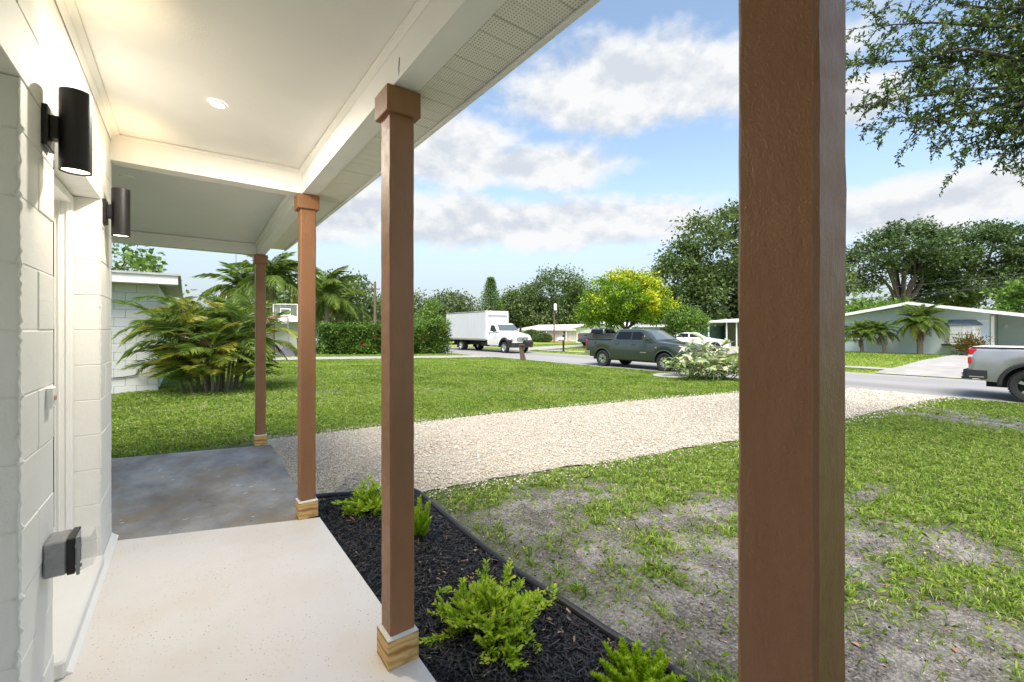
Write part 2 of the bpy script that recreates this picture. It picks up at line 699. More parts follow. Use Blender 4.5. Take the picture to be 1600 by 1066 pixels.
def stones(name, P, size, mat, parent, flat=.65, rnd=None):
    n = len(P)
    v = OCT[None] * (1 + .35 * rng.normal(size=(n, 6, 1))) + .25 * rng.normal(size=(n, 6, 3))
    v[:, :, 2] *= flat
    a = rng.random(n) * 6.28
    c, s = np.cos(a)[:, None], np.sin(a)[:, None]
    x, y = v[:, :, 0] * c - v[:, :, 1] * s, v[:, :, 0] * s + v[:, :, 1] * c
    v = np.stack([x, y, v[:, :, 2]], -1) * size[:, None, None] + P[:, None]
    F = (OCF[None] + 6 * np.arange(n)[:, None, None]).reshape(-1, 3)
    r = rng.random(n) if rnd is None else rnd
    me = fastmesh(name, v.reshape(-1, 3), F, np.repeat(r, 6))
    me.materials.append(mat)
    o = link(bpy.data.objects.new(name, me), parent)
    o['kind'] = 'stuff'
    return o


N = 80000
x = .74 + 16 * rng.random(N) ** 2.1
n_, f_ = drive_edges(x)
t = rng.random(N)
edge = rng.random(N) < .035
t = np.where(edge, np.where(rng.random(N) < .5, -.02 - .05 * np.abs(rng.normal(size=N)), 1.02 + .03 * np.abs(rng.normal(size=N))), t)
y = n_ + (f_ - n_) * t
ok = ~((x < .86) & (y < 3.2)) & ~((x < 1.66) & (y < 3.78)) 
x, y = x[ok], y[ok]
sz = (.0045 + .0055 * rng.random(len(x)) ** 1.5) * (1 + x * .10)
stones('gravel', np.stack([x, y, gz(x, y) + .024 + .012 * np.sin(math.pi * np.clip((y - 3.3) / 3.3, 0, 1))], -1), sz, STONE, DRIVE)

RX0, RX1 = 16.6, 23.8
struct(sheet('street', np.array([RX0, 17.4, 20.2, 23, RX1]), np.arange(-120, 260, 4.), lambda X, Y: -.505 + .03 * (1 - ((X - 20.2) / 3.6) ** 2) + 0 * Y - .35 * sstep(Y, 60, 120) * 0, ASPHALT))
struct(sheet('sidewalk', np.array([25.2, 26.4]), np.arange(-60, 160, 2.), lambda X, Y: gz(X * 0 + 26.0, Y) + .035, CONCRETE))
# paved drives: over the way, and the neighbour's on this side
struct(sheet('paved_drive', np.linspace(23.78, 41.2, 24), np.linspace(-1.8, 6.0, 5), lambda X, Y: gz(X, Y) + .045 + .0 * X, CONCRETE))
struct(sheet('paved_drive', np.linspace(23.78, 46, 24), np.linspace(30.5, 35, 4), lambda X, Y: gz(X, Y) + .05, CONCRETE))
struct(sheet('paved_drive', np.linspace(23.78, 43, 24), np.linspace(15.5, 22, 4), lambda X, Y: gz(X, Y) + .05, CONCRETE))
struct(sheet('paved_drive', np.linspace(-6, 16.62, 40), np.linspace(24.6, 27.2, 4), lambda X, Y: gz(X, Y) + .03, CONCRETE))

# porch and carport slabs: ends run a little out of square
struct(MB().prism([(-.46, -4), (.78, -4), (.78, 3.425), (-.46, 3.86)], 'z', -.22, 0).obj('porch_slab', SLAB))
struct(MB().prism([(-4.5, 5.2), (-.46, 3.868), (.76, 3.44), (.815, 6.0), (-.65, 6.36), (-4.5, 7.2)], 'z', -.22, -.012).obj('carport_slab', OLDSLAB))

# ------------------------------------------------------------------ mulch bed
bed_edge = [(.80, 3.99), (.91, 3.98), (1.2, 3.88), (1.45, 3.78), (1.60, 3.66), (1.635, 3.55), (1.60, 3.24), (1.56, 2.73), (1.555, 2.12), (1.56, 1.78), (1.58, 1.43), (1.62, 1.2), (1.62, .8), (1.58, .2), (1.6, -.6), (1.62, -3.5)]
be = np.array(bed_edge)
tt = np.linspace(0, len(be) - 1, 90)
ex = np.interp(tt, range(len(be)), be[:, 0])
ey = np.interp(tt, range(len(be)), be[:, 1])
for _ in range(2):
    ex[1:-1] = (ex[:-2] + ex[1:-1] * 2 + ex[2:]) / 4
    ey[1:-1] = (ey[:-2] + ey[1:-1] * 2 + ey[2:]) / 4
poly = [(.782, -3.5), ] + [(a, b) for a, b in zip(ex[::-1], ey[::-1])] + [(.782, 3.98)]
bed = struct(MB().prism(poly, 'z', -.2, -.075).obj('mulch_bed', MULCHBED))


def bed_right(y):
    return np.interp(y, ey[::-1], ex[::-1])


N = 26000
y = -1.2 + 5.1 * rng.random(N)
x = .785 + (bed_right(y) - .02 - .785) * rng.random(N)
a = rng.random(N) * 6.28
el = rng.normal(size=N) * .28
D = np.stack([np.cos(a) * np.cos(el), np.sin(a) * np.cos(el), np.sin(el)], -1)
L = .016 + .05 * rng.random(N) ** 1.7
P = np.stack([x, y, -.07 + .03 * rng.random(N)], -1)
E_ = unit(np.cross(D, np.array([0, 0, 1.0]) + .5 * rng.normal(size=(N, 3))))
Nn = np.cross(E_, D)
w = (.0014 + .0036 * rng.random(N) ** 1.5)[:, None]
hl = L[:, None] * .5
V = np.stack([P - D * hl - E_ * w, P - D * hl * .9 + E_ * w, P + D * hl + E_ * w * .7, P + D * hl * .85 - E_ * w,
              P - D * hl * .8 + Nn * w * .8, P + D * hl * .8 + Nn * w * .8], 1)
F = np.array([[0, 4, 5, 3], [1, 2, 5, 4], [0, 1, 4, 4], [2, 3, 5, 5]])[:2]
F = (F[None] + 6 * np.arange(N)[:, None, None]).reshape(-1, 4)
me = fastmesh('mulch', V.reshape(-1, 3), F, np.repeat(rng.random(N), 6))
me.materials.append(CHIP)
o = link(bpy.data.objects.new('mulch', me), bed)
o['kind'] = 'stuff'
RUBBER = simple('black_rubber', (.018, .018, .022), .42, .2, 20, .1, 90)
ed = MB()
ed.tube([(a, b, -.045 + .006 * math.sin(i * .37)) for i, (a, b) in enumerate(zip(ex, ey))], .021, 10)
ed.tube([(a + .004, b, -.085) for a, b in zip(ex, ey)], .012, 6)
tag(ed.obj('bed_edging', RUBBER, None, True), 'black plastic lawn edging curving along the mulch bed', 'edging')

# ------------------------------------------------------------------ grass
def blades(name, x, y, h, w, tilt, rnd, mat):
    n = len(x)
    a = rng.random(n) * 6.28
    b = rng.random(n) * 6.28
    P = np.stack([x, y, gz(x, y) - .004], -1)
    E_ = np.stack([np.cos(a), np.sin(a), np.zeros(n)], -1) * w[:, None] * .5
    T = np.stack([np.cos(b), np.sin(b), np.zeros(n)], -1) * tilt[:, None]
    up = np.array([0, 0, 1.0])
    m1 = P + (T * .38 + up * .62) * h[:, None]
    m2 = P + (T + up * (1 - .38 * np.minimum(tilt, 1.4)[:, None])) * h[:, None]
    V = np.stack([P - E_, P + E_, m1 + E_ * .8, m1 - E_ * .8, m2], 1).reshape(-1, 3)
    k0 = 5 * np.arange(n)[:, None]
    q = k0 + np.array([[0, 1, 2, 3]])
    tr = k0 + np.array([[3, 2, 4, 4]])
    F = np.empty((n * 2, 3), int)
    # all triangles: the lower half as one wide triangle pair is not needed at this size
    F[0::2] = k0 + np.array([[0, 1, 2]])
    F[1::2] = k0 + np.array([[0, 2, 4]])
    me = fastmesh(name, V, F, np.repeat(rnd, 5))
    me.materials.append(mat)
    o = link(bpy.data.objects.new(name, me))
    o['kind'] = 'stuff'
    return o


def wedge(x, y, margin=.35):
    """a generous part of the yard round the view"""
    a = np.arctan2(x, y)
    return (a > YAW - .86 - margin) & (a < YAW + .86 + margin)


def scatter(x0, x1, y0, y1, n):
    x, y = x0 + (x1 - x0) * rng.random(n), y0 + (y1 - y0) * rng.random(n)
    return x, y


gxs, gys = [], []
for (x0, x1, y0, y1, dens) in [(1.6, 3.6, -1.2, 3.9, 1500), (3.6, 6.5, -2, 3.6, 2200), (6.5, 11, -2.5, 3.4, 1900), (11, 16.7, -3, 3.2, 900),
                               (-1.5, 3, 6.1, 9, 3600), (3, 8, 6.4, 9, 2600), (8, 16.6, 5.4, 9, 1200), (-1.2, 16.6, 9, 14, 1050), (-1.2, 16.6, 14, 24.6, 480),
                               (-1, 16.6, 27.2, 31, 300), (23.9, 25.15, 6.1, 30, 260), (26.45, 40, 4.5, 15.4, 150), (26.45, 45, 22, 45, 60)]:
    x, y = scatter(x0, x1, y0, y1, int((x1 - x0) * (y1 - y0) * dens))
    en, ef = drive_edges(x)
    ok = wedge(x, y) & ~((y > en - .04 + .1 * rng.normal(size=len(x)) * .5) & (y < ef + .05 + .06 * rng.normal(size=len(x))) & (x < 16.8))
    ok &= ~((x < .86) & (y < 6.12 - .24 * (x - .4))) & ~((x < 1.7) & (y < 4.2))
    ok &= ~((x > 26.4) & (y > -1.8) & (y < 6.0))
    ok &= ~((x > 26.4) & (y > 30.5) & (y < 35)) & ~((x > 23.5) & (y > 15.5) & (y < 22))
    d = lawn(x, y)
    ok &= rng.random(len(x)) < (.14 + .86 * sstep(d, .15, 1.0))
    gxs.append(x[ok])
    gys.append(y[ok])
gxa, gya = np.concatenate(gxs), np.concatenate(gys)
dist = np.hypot(gxa, gya)
hh = (.022 + .030 * rng.random(len(gxa))) * (.75 + .6 * fbm(gxa, gya, 2.2, 71)) * np.clip(.85 + dist * .03, 1, 1.7)
ww = np.maximum(.0026, dist * .00080) * (.7 + .6 * rng.random(len(gxa)))
cl = .55 * fbm(gxa, gya, .8, 81) + .45 * fbm(gxa, gya, 3.5, 91)
rr = np.clip((cl - .5) * 1.4 + .47 + .27 * rng.normal(size=len(gxa)), 0, 1)
rr[(rng.random(len(rr)) < .06) & (gya < 3.9)] = .985
blades('grass', gxa, gya, hh, ww, .3 + .9 * rng.random(len(gxa)), rr, GRASS)
print('grass blades', len(gxa))


def rosettes(name, cx, cy, nb, mat, h0, h1, w0):
    """coarse tufts: strap blades leaning out from each crown"""
    n = len(cx) * nb
    cx, cy = np.repeat(cx, nb), np.repeat(cy, nb)
    size = np.repeat(.65 + .7 * rng.random(n // nb), nb)
    a = rng.random(n) * 6.28
    out = np.stack([np.cos(a), np.sin(a), 0 * a], -1)
    P = np.stack([cx, cy, gz(cx, cy) - .004], -1) + out * (.012 * rng.random(n))[:, None]
    h = (h0 + (h1 - h0) * rng.random(n) ** 1.3) * size
    tl = (.25 + 1.0 * rng.random(n))[:, None]
    E_ = np.stack([-np.sin(a), np.cos(a), 0 * a], -1) + .5 * rng.normal(size=(n, 3)) * [1, 1, .6]
    E_ = unit(E_) * (w0 * (.7 + .6 * rng.random(n)))[:, None] * .5
    up = np.array([0, 0, 1.0])
    m1 = P + (out * tl * .45 + up * .62) * h[:, None]
    m2 = P + (out * tl * 1.05 + up * (.92 - .42 * tl)) * h[:, None]
    V = np.stack([P - E_ * .7, P + E_ * .7, m1 + E_, m1 - E_, m2], 1).reshape(-1, 3)
    k0 = 5 * np.arange(n)[:, None]
    F = np.concatenate([k0 + [[0, 1, 2]], k0 + [[0, 2, 3]], k0 + [[3, 2, 4]]])
    tone = np.repeat(rng.normal(size=n // nb) * .14, nb)
    rn = np.clip(.38 + tone + .26 * rng.normal(size=n), 0, 1)
    rn[rng.random(n) < .05] = .99
    me = fastmesh(name, V, F, np.repeat(rn, 5))
    me.materials.append(mat)
    o = link(bpy.data.objects.new(name, me))
    o['kind'] = 'stuff'
    return o


cx_, cy_ = scatter(1.68, 9.5, -2.2, 3.5, 30000)
pr_ = sstep(lawn(cx_, cy_), .42, 1.0) * np.clip(1.15 - cx_ * .07, .4, 1)
ok = wedge(cx_, cy_) & (rng.random(30000) < pr_) & (cy_ < drive_edges(cx_)[0] - .06)
rosettes('grass_tufts', cx_[ok], cy_[ok], 11, GRASS, .028, .072, .0062)
cx_, cy_ = scatter(-1.2, 6, 6.2, 10, 9000)
ok = wedge(cx_, cy_) & (cy_ > drive_edges(np.maximum(cx_, .8))[1] + .08) & ~((cx_ < .9) & (cy_ < 6.2 - .24 * (cx_ - .4)))
rosettes('grass_tufts', cx_[ok], cy_[ok], 9, GRASS, .03, .07, .0085)
# weeds with round leaves and dead leaves and twigs on the bare yard
WEED = leafmat('weed_leaves', [(0, (.04, .11, .012)), (.5, (.09, .20, .02)), (1, (.15, .27, .035))], .25)
wx, wy = scatter(1.7, 6.5, -1.5, 3.3, 1500)
ok = (lawn(wx, wy) > .5) & wedge(wx, wy) & (fbm(wx, wy, 1.1, 101) > .5)
wx, wy = wx[ok], wy[ok]
PP = np.repeat(np.stack([wx, wy, gz(wx, wy) + .012], -1), 7, 0) + rng.normal(size=(len(wx) * 7, 3)) * np.array([.016, .016, .006])
a = rng.random(len(PP)) * 6.28
DD = unit(np.stack([np.cos(a), np.sin(a), .25 + .2 * rng.random(len(PP))], -1))
o = leafobj('broadleaf_weeds', PP, DD, .012 + .014 * rng.random(len(PP)), .010 + .008 * rng.random(len(PP)), WEED, None, up=np.tile([0, 0, 1.0], (len(PP), 1)))
o['kind'] = 'stuff'
LITTER = leafmat('dead_leaves', [(0, (.06, .035, .02)), (.4, (.22, .12, .07)), (.75, (.48, .27, .19)), (1, (.62, .50, .40))], .1, .8)
lx, ly = scatter(1.65, 7, -1.5, 3.5, 520)
lx2, ly2 = scatter(.85, 1.55, .2, 3.6, 26)
lx3 = np.concatenate([2.35 + .22 * rng.normal(size=90), scatter(.9, 8, 4, 6.4, 70)[0]])
ly3 = np.concatenate([5.0 + .16 * rng.normal(size=90), scatter(.9, 8, 4, 6.4, 70)[1]])
lz = np.concatenate([gz(lx, ly) + .008, np.full(26, -.03), gz(lx3, ly3) + .042])
lx, ly = np.concatenate([lx, lx2, lx3]), np.concatenate([ly, ly2, ly3])
a = rng.random(len(lx)) * 6.28
DD = unit(np.stack([np.cos(a), np.sin(a), .12 * rng.normal(size=len(lx))], -1))
s = .012 + .025 * rng.random(len(lx)) ** 2
o = leafobj('leaf_litter', np.stack([lx, ly, lz], -1), DD, s * 1.5, s * .8, LITTER, None, up=np.tile([0, 0, 1.0], (len(lx), 1)) + .3 * rng.normal(size=(len(lx), 3)))
o['kind'] = 'stuff'
k = NT('soil_crumb')
k.set(k.ramp(k.attr('rnd'), [(0, (.018, .015, .013)), (.5, (.06, .05, .045)), (.8, (.2, .17, .15)), (.93, (.45, .40, .35)), (1, (.7, .65, .58))]), .9, spec=.2)
SOILBIT = k.m
tx, ty = scatter(1.65, 6.5, -1.2, 3.4, 16000)
dk = (lawn(tx, ty) < .75) & wedge(tx, ty)
tx, ty = tx[dk], ty[dk]
stones('soil_crumbs', np.stack([tx, ty, gz(tx, ty) + .002], -1), .0012 + .008 * rng.random(len(tx)) ** 5, SOILBIT, None, .6)
a = rng.random(len(tx)) * 6.28
o = leafobj('dry_twigs', np.stack([tx + .05, ty, gz(tx, ty) + .008], -1), np.stack([np.cos(a), np.sin(a), 0 * a], -1), .008 + .05 * rng.random(len(tx)) ** 4, np.full(len(tx), .0032), LITTER, None, rng.random(len(tx)) ** 1.5, fold=.03)
o['kind'] = 'stuff'


# ------------------------------------------------------------------ the house and its porch
k = NT('white_painted_block')
k.set(k.ramp(k.noise(2.2, 4), [(.3, (.80, .785, .745)), (.7, (.86, .845, .81))]), .62, spec=.35)
k.bump(k.noise(130, 4, .7), .3, .004).bump(k.noise(14, 3), .25, .01)
BLOCKWHITE = k.m
WHITE = simple('white_trim_paint', (.88, .87, .84), .5, .04, 4, .12, 50)
CEIL = simple('cream_ceiling_paint', (.89, .86, .80), .7, .03, 3, .18, 120)
k = NT('perforated_soffit')
v = k.n('TexVoronoi', voronoi_dimensions='2D')
v.inputs['Scale'].default_value = 84
v.inputs['Randomness'].default_value = 0
k.l(k.co(), v.inputs['Vector'])
hole = k.rng(v.outputs['Distance'], .16, .26)
k.set(k.mix(hole, (.34, .32, .27), (.86, .84, .77)), .45)
k.bump(hole, .5, .003)
SOFFIT = k.m
SOFFITBACK = simple('soffit_channel', (.42, .40, .33), .6)
k = NT('brown_rough_sawn_paint')
k.set(k.ramp(k.noise(6, 5, .6, (1, 1, .25)), [(.3, (.25, .115, .05)), (.7, (.33, .157, .073))]), k.rng(k.noise(20, 3), .3, .7, .34, .55), spec=.5)
k.bump(k.noise(75, 5, .65, (1, 1, .4)), .42, .006).bump(k.noise(260, 3, .6), .5, .003).bump(k.noise(5, 3, .5, (1, 1, .3)), .4, .02)
BROWN = k.m
k = NT('bare_pine')
nz = k.n('TexWave', wave_type='BANDS', bands_direction='Z')
nz.inputs['Scale'].default_value = 5.5
nz.inputs['Distortion'].default_value = 5
nz.inputs['Detail'].default_value = 3
nz.inputs['Detail Scale'].default_value = 1.6
k.l(k.co((.5, .5, 1)), nz.inputs['Vector'])
c = k.ramp(nz.outputs[0], [(.0, (.36, .17, .045)), (.22, (.60, .38, .14)), (.8, (.70, .49, .22)), (1, (.55, .31, .10))])
k.set(k.mix(k.rng(k.noise(7, 4), .55, .75), c, (.38, .20, .07)), .6, spec=.3)
k.bump(nz.outputs[0], .15, .003)
PINE = k.m
CAULK = simple('white_caulk', (.80, .77, .70), .6, .1, 40, .4, 90)
BLACKMETAL = simple('black_powder_coat', (.012, .011, .012), .42, .2, 40, .2, 400, spec=.45)
LENS = glow('warm_lamp_lens', (1, .84, .58), 3)
LENSW = glow('downlight_lens', (1, .93, .80), 6)
GREYBOX = simple('grey_cast_metal', (.30, .305, .31), .5, .2, 30, .3, 200, metal=.4)
DARK = simple('dark_gap', (.01, .01, .01), .8)


def clearmat(name):
    k = NT(name)
    k.set((.85, .85, .82), .1)
    k.b.inputs['Alpha'].default_value = .28
    return k.m


CLEAR = clearmat('clear_plastic')

WX = -.40                          # outer face of the wall
house = thing('porch_house', 'white painted concrete block house with covered porch and cream ceiling', 'house')


def ceil_z(x, y):
    if y <= 3.88:
        return 2.52 + (.67 - x) * .12
    t = min(1, max(0, (y - 3.5) / 2.55))
    return (2.50 + (.67 - x) * .06 * (1 - t)) * (1 - t) + 2.39 * t


# blocks of the front wall, each course 0.2 m, running bond in the piers
def pier(u0, u1, z0, z1, depth=.2):
    m = MB().box(WX - depth + .003, WX - .003, u0 + .005, u1 - .005, z0, z1)
    m.obj('mortar', BLOCKWHITE, house)
    z, kk = z0, 0
    zs = [z0] + [zz for zz in np.arange(-.035, 3, .2) if z0 + .04 < zz < z1 - .04] + [z1]
    for za, zb in zip(zs[:-1], zs[1:]):
        cuts = [u0] + [c for c in np.arange(u0 + (.2 if kk % 2 else .4), u1 - .05, .4)] + [u1]
        for ua, ub in zip(cuts[:-1], cuts[1:]):
            jx = float(rng.normal() * .0012)
            MB().cbox(WX - depth, WX + jx, ua + .0015, ub - .0015, za + .0015, zb - .0015, .003).obj('block', BLOCKWHITE, house)
        kk += 1


pier(1.93, 2.34, 0, 2.12)
pier(3.46, 3.92, 0, 2.12)
pier(.5, .92, 0, 2.12)
MB().box(WX - .2, WX - .002, -5, .5, 0, 2.12).obj('wall', BLOCKWHITE, house)
# courses over the openings
zc = [(2.12, 2.32), (2.323, 2.652)]
for kk, (za, zb) in enumerate(zc):
    cuts = [-5] + list(np.arange(.1 + .2 * kk, 3.8, .4)) + [3.92]
    for ua, ub in zip(cuts[:-1], cuts[1:]):
        MB().cbox(WX - .2, WX + float(rng.normal() * .001), ua + .001, ub - .001, za + .002, zb - .001, .002).obj('block', BLOCKWHITE, house)
MB().box(-9, WX - .21, -6, 3.90, -.2, 2.6).obj('rear_wall', BLOCKWHITE, house)
# ragged paint edge on the corner of the near opening
rag = MB()
pts, rad = [], []
for i in range(150):
    z = .02 + i * .014
    g = abs(rng.normal())
    pts.append((WX - .002 + .002 * rng.normal(), 1.931 - .002 * abs(rng.normal()), z))
    rad.append(.0015 + .0022 * g * (1 + 1.6 * (abs(((z + .035) % .2) - .0) < .014)))
rag.tube(pts, rad, 6)
rag.obj('ragged_paint_edge', BLOCKWHITE, house)
rag = MB()
pts, rad = [], []
for i in range(150):
    z = .08 + i * .0137
    pts.append((WX - .002 + .0015 * rng.normal(), 3.461, z))
    rad.append(.0012 + .0016 * abs(rng.normal()))
rag.tube(pts, rad, 6)
rag.obj('ragged_paint_edge', BLOCKWHITE, house)
# front door with frame, set back in its opening
door = MB().cbox(WX - .245, WX - .205, 2.40, 3.41, .09, 2.10, .003).obj('door', WHITE, house)
for (a, b, c, d) in ((2.52, 2.85, .25, .95), (2.95, 3.29, .25, .95), (2.52, 2.85, 1.1, 1.95), (2.95, 3.29, 1.1, 1.95)):
    MB().cbox(WX - .207, WX - .196, a, b, c, d, .006).obj('door_panel', WHITE, door)
MB().lathe([(.0, -.06), (.022, -.055), (.03, -.04), (.024, -.02), (.012, -.012), (.012, 0), (.03, .002), (.03, .01)][::-1], 16, 'x', (WX - .15, 2.5, 1.0)).obj('door_knob', GREYBOX, door, True)
fr = MB().cbox(WX - .20, WX - .112, 3.405, 3.459, .075, 2.115, .004).obj('door_frame', WHITE, house)
MB().cbox(WX - .135, WX - .122, 3.397, 3.4049, .075, 2.112, .003).obj('moulding', WHITE, fr)
MB().cbox(WX - .165, WX - .156, 3.395, 3.4049, .075, 2.112, .003).obj('moulding', WHITE, fr)
MB().cbox(WX - .20, WX - .112, 2.341, 2.395, .075, 2.115, .004).obj('door_frame', WHITE, house)
MB().cbox(WX - .20, WX - .113, 2.396, 3.404, 2.07, 2.117, .004).obj('door_frame', WHITE, house)
MB().cbox(WX - .199, WX + .016, 2.43, 3.457, .001, .07, .008).obj('threshold', BLOCKWHITE, house)
MB().box(WX - .001, WX + .001, 2.337, 2.343, .63, 2.0).obj('door_seam', DARK, house)
# window in the nearer opening
wn = MB().cbox(WX - .24, WX - .205, .93, 1.92, .05, 2.10, .004).obj('opening_panel', WHITE, house)
# painted cove along the wall foot
MB().prism([(WX + .001, .001), (WX + .036, .001), (WX + .030, .006), (WX + .012, .02), (WX + .001, .03)], 'y', 2.45, 3.915).obj('wall_foot_cove', WHITE, house)

# ceilings
def patch(name, xs, ys, zf, mat, parent, th=.04):
    m = MB()
    n, q = len(xs), len(ys)
    V = [(x, y, zf(x, y)) for x in xs for y in ys] + [(x, y, zf(x, y) + th) for x in xs for y in ys]
    F = []
    for i in range(n - 1):
        for j in range(q - 1):
            a = i * q + j
            F.append((a, a + 1, a + q + 1, a + q))
            F.append((a + n * q, a + n * q + q, a + n * q + q + 1, a + n * q + 1))
    m.add(V, F)
    return m.obj(name, mat, parent)


patch('porch_ceiling', [-.41, .69], [-5, 3.6, 3.88], lambda x, y: 2.52 + (.67 - x) * .12, CEIL, house)
m = MB()
cxs = [.69, .3, 0, -.45, -1.5, -3, -4.5]
for x in cxs:
    ys0 = min(3.95, 3.54 + (.668 - x) * .366)
    for tq in (0, .25, .5, .75, 1):
        y = ys0 + (6.16 - ys0) * tq
        m.v.append((x, y, (2.50 + (.67 - max(x, -.5)) * .09) * (1 - tq) + 2.39 * tq))
m.f = [(i * 5 + j, i * 5 + j + 1, i * 5 + j + 6, i * 5 + j + 5) for i in range(len(cxs) - 1) for j in range(4)]
m.obj('carport_ceiling', simple('white_carport_ceiling', (.90, .89, .85), .7, .03, 3, .15, 120), house)
# outer beam over the posts
bm_ = MB()
for (ya, yb, za, zb) in ((-5, 3.5, 2.352, 2.352), (3.5, 6.15, 2.352, 2.266)):
    v = [(.67, ya, za), (.76, ya, za), (.76, ya, 2.75), (.67, ya, 2.75), (.67, yb, zb), (.76, yb, zb), (.76, yb, 2.75), (.67, yb, 2.75)]
    bm_.add(v, [(0, 1, 5, 4), (1, 2, 6, 5), (2, 3, 7, 6), (3, 0, 4, 7)] + ([(0, 3, 2, 1)] if ya < 0 else [(4, 5, 6, 7)]))
bm_.obj('outer_beam', WHITE, house)


def skew_beam(name, p0, p1, w, z0a, z0b, z1):
    m = MB()
    v = []
    for (p, zb) in ((p0, z0a), (p1, z0b)):
        v += [(p[0], p[1], zb), (p[0], p[1] + w, zb), (p[0], p[1] + w, z1), (p[0], p[1], z1)]
    m.add(v, [(0, 1, 2, 3), (4, 7, 6, 5), (0, 4, 5, 1), (1, 5, 6, 2), (2, 6, 7, 3), (3, 7, 4, 0)])
    return m.obj(name, CEIL if name == 'cross_beam' else WHITE, house)


skew_beam('cross_beam', (.668, 3.46), (WX - .05, 3.87), .12, 2.350, 2.478, 2.75)
skew_beam('end_beam', (.668, 6.03), (-4.5, 6.03), .125, 2.266, 2.285, 2.75)
# small trim strips under the ceiling
def strip(p0, p1, z0, z1, hgt, wd, name='ceiling_trim', mat=None):
    d = unit(np.array(p1) - np.array(p0))
    nn = np.array([-d[1], d[0]]) * wd
    m = MB()
    v = []
    for (p, z) in ((p0, z0), (p1, z1)):
        for (s, q) in ((0, 0), (1, .5), (1, 1), (0, 1)):
            v.append((p[0] + nn[0] * s, p[1] + nn[1] * s, z - hgt + hgt * q))
    m.add(v, [(0, 1, 2, 3), (4, 7, 6, 5), (0, 4, 5, 1), (1, 5, 6, 2), (2, 6, 7, 3), (3, 7, 4, 0)])
    return m.obj(name, mat or CEIL, house)


strip((WX + .003, 3.86), (WX + .003, -5), 2.6475, 2.6475, .045, .018)
strip((WX + .02, 3.85), (WX + .02, -5), 2.645, 2.645, .018, .03)
strip((.669, -5), (.669, 3.45), 2.5195, 2.5195, .03, .02)
strip((-.398, 3.869), (.666, 3.461), 2.645, 2.519, .03, -.02)
strip((.669, 3.6), (.669, 6.02), 2.485, 2.388, .03, .02)
strip((.66, 6.029), (-4.4, 6.029), 2.388, 2.388, .025, .02)

# soffit: one board after the other between beam and fascia
pm = MB().cbox(.762, .985, -.0412, .0412, 0, .006, .0015).mesh('soffit_board', SOFFIT)
for i in range(106):
    y = -2.75 + i * .0842
    if y > 6.1:
        break
    inst('soffit_board', pm, house, (0, y, 2.366 + float(rng.normal() * .0006)))
MB().box(.761, .99, -5, 6.14, 2.374, 2.39).obj('soffit_backing', SOFFITBACK, house)
MB().cbox(.7605, .775, -5, 6.14, 2.3555, 2.3655, .002).obj('soffit_channel_strip', SOFFIT and WHITE, house)
MB().cbox(.978, 1.0, -5, 6.145, 2.352, 2.364, .002).obj('fascia_lip', WHITE, house)
MB().cbox(.9865, 1.008, -5, 6.15, 2.366, 2.53, .003).obj('fascia', WHITE, house)
MB().cbox(.97, 1.02, -5, 6.17, 2.532, 2.55, .004).obj('drip_edge', BROWN and WHITE, house)
SHINGLE = simple('grey_roof_sheet', (.30, .29, .28), .9, .2, 8, .4, 60)
m = MB()
m.add([(1.03, -6, 2.553), (1.03, 6.2, 2.553), (-9, 6.2, 3.35), (-9, -6, 3.35), (1.03, -6, 2.60), (1.03, 6.2, 2.60), (-9, 6.2, 3.40), (-9, -6, 3.40)],
      [(0, 1, 2, 3), (4, 7, 6, 5), (0, 4, 5, 1), (1, 5, 6, 2), (2, 6, 7, 3), (3, 7, 4, 0)])
m.obj('roof', SHINGLE, house)  # unseen roof sheet, added at this length to keep sun off the porch slab
m = MB().prism([(-4.5, 2.5), (1.0, 2.56), (-4.5, 2.98)], 'y', 6.16, 6.18)
m.obj('gable_board', WHITE, house)
MB().tube([(.672, 1.66, 2.356), (.668, 1.655, 2.39), (.6685, 1.65, 2.43)], .0015, 5).obj('loose_wire', DARK, house)

# ------------------------------------------------------------------ porch posts
def post(yn, top, label, base_z=0.0, tone=None):
    t = thing('porch_post', label, 'post', (.7125, yn + .0525, base_z), 0, 'brown porch posts')
    h = top - base_z
    sh = MB()
    nl = 48
    wob = rng.normal(size=(8, 2)) * .0006
    for i in range(nl + 1):
        z = (h - .004) * i / nl
        cxo, cyo = .0012 * math.sin(z * 2.1 + yn), .0012 * math.sin(z * 1.7 + 2 * yn)
        for q, (a, b) in enumerate(((.0525, -.047), (.0525, .047), (.047, .0525), (-.047, .0525), (-.0525, .047), (-.0525, -.047), (-.047, -.0525), (.047, -.0525))):
            j = rng.normal(size=2) * .00055
            sh.v.append((a + cxo + j[0], b + cyo + j[1], z))
    sh.f = [(i * 8 + q, i * 8 + (q + 1) % 8, i * 8 + 8 + (q + 1) % 8, i * 8 + 8 + q) for i in range(nl) for q in range(8)]
    sh.f += [tuple(range(8))[::-1], tuple(nl * 8 + q for q in range(8))]
    sh.obj('shaft', BROWN, t)
    MB().cbox(-.0725, .0725, -.0725, .0725, h - .106, h - .003, .003).obj('cap', BROWN, t)
    for s in (-1, 1):
        bb = MB().cbox(-.0655, .0655, s * .059 - .0065, s * .059 + .0065, .001, .118, .0015).obj('base_trim', PINE, t)
        MB().cbox(s * .0592 - .0062, s * .0592 + .0062, -.0521, .0521, .001, .1175, .0015).obj('base_trim', PINE, t)
    cc = MB()
    V = []
    for i, (r, z) in enumerate(((.0658, .1165), (.0645, .119), (.057, .122), (.0515, .127))):
        for sx, sy in ((-1, -1), (1, -1), (1, 1), (-1, 1)):
            V.append((sx * r, sy * r, z))
    cc.add(V, [(i * 4 + k, i * 4 + (k + 1) % 4, i * 4 + 4 + (k + 1) % 4, i * 4 + 4 + k) for i in range(3) for k in range(4)])
    cc.obj('caulk_bead', CAULK, bb)
    return t


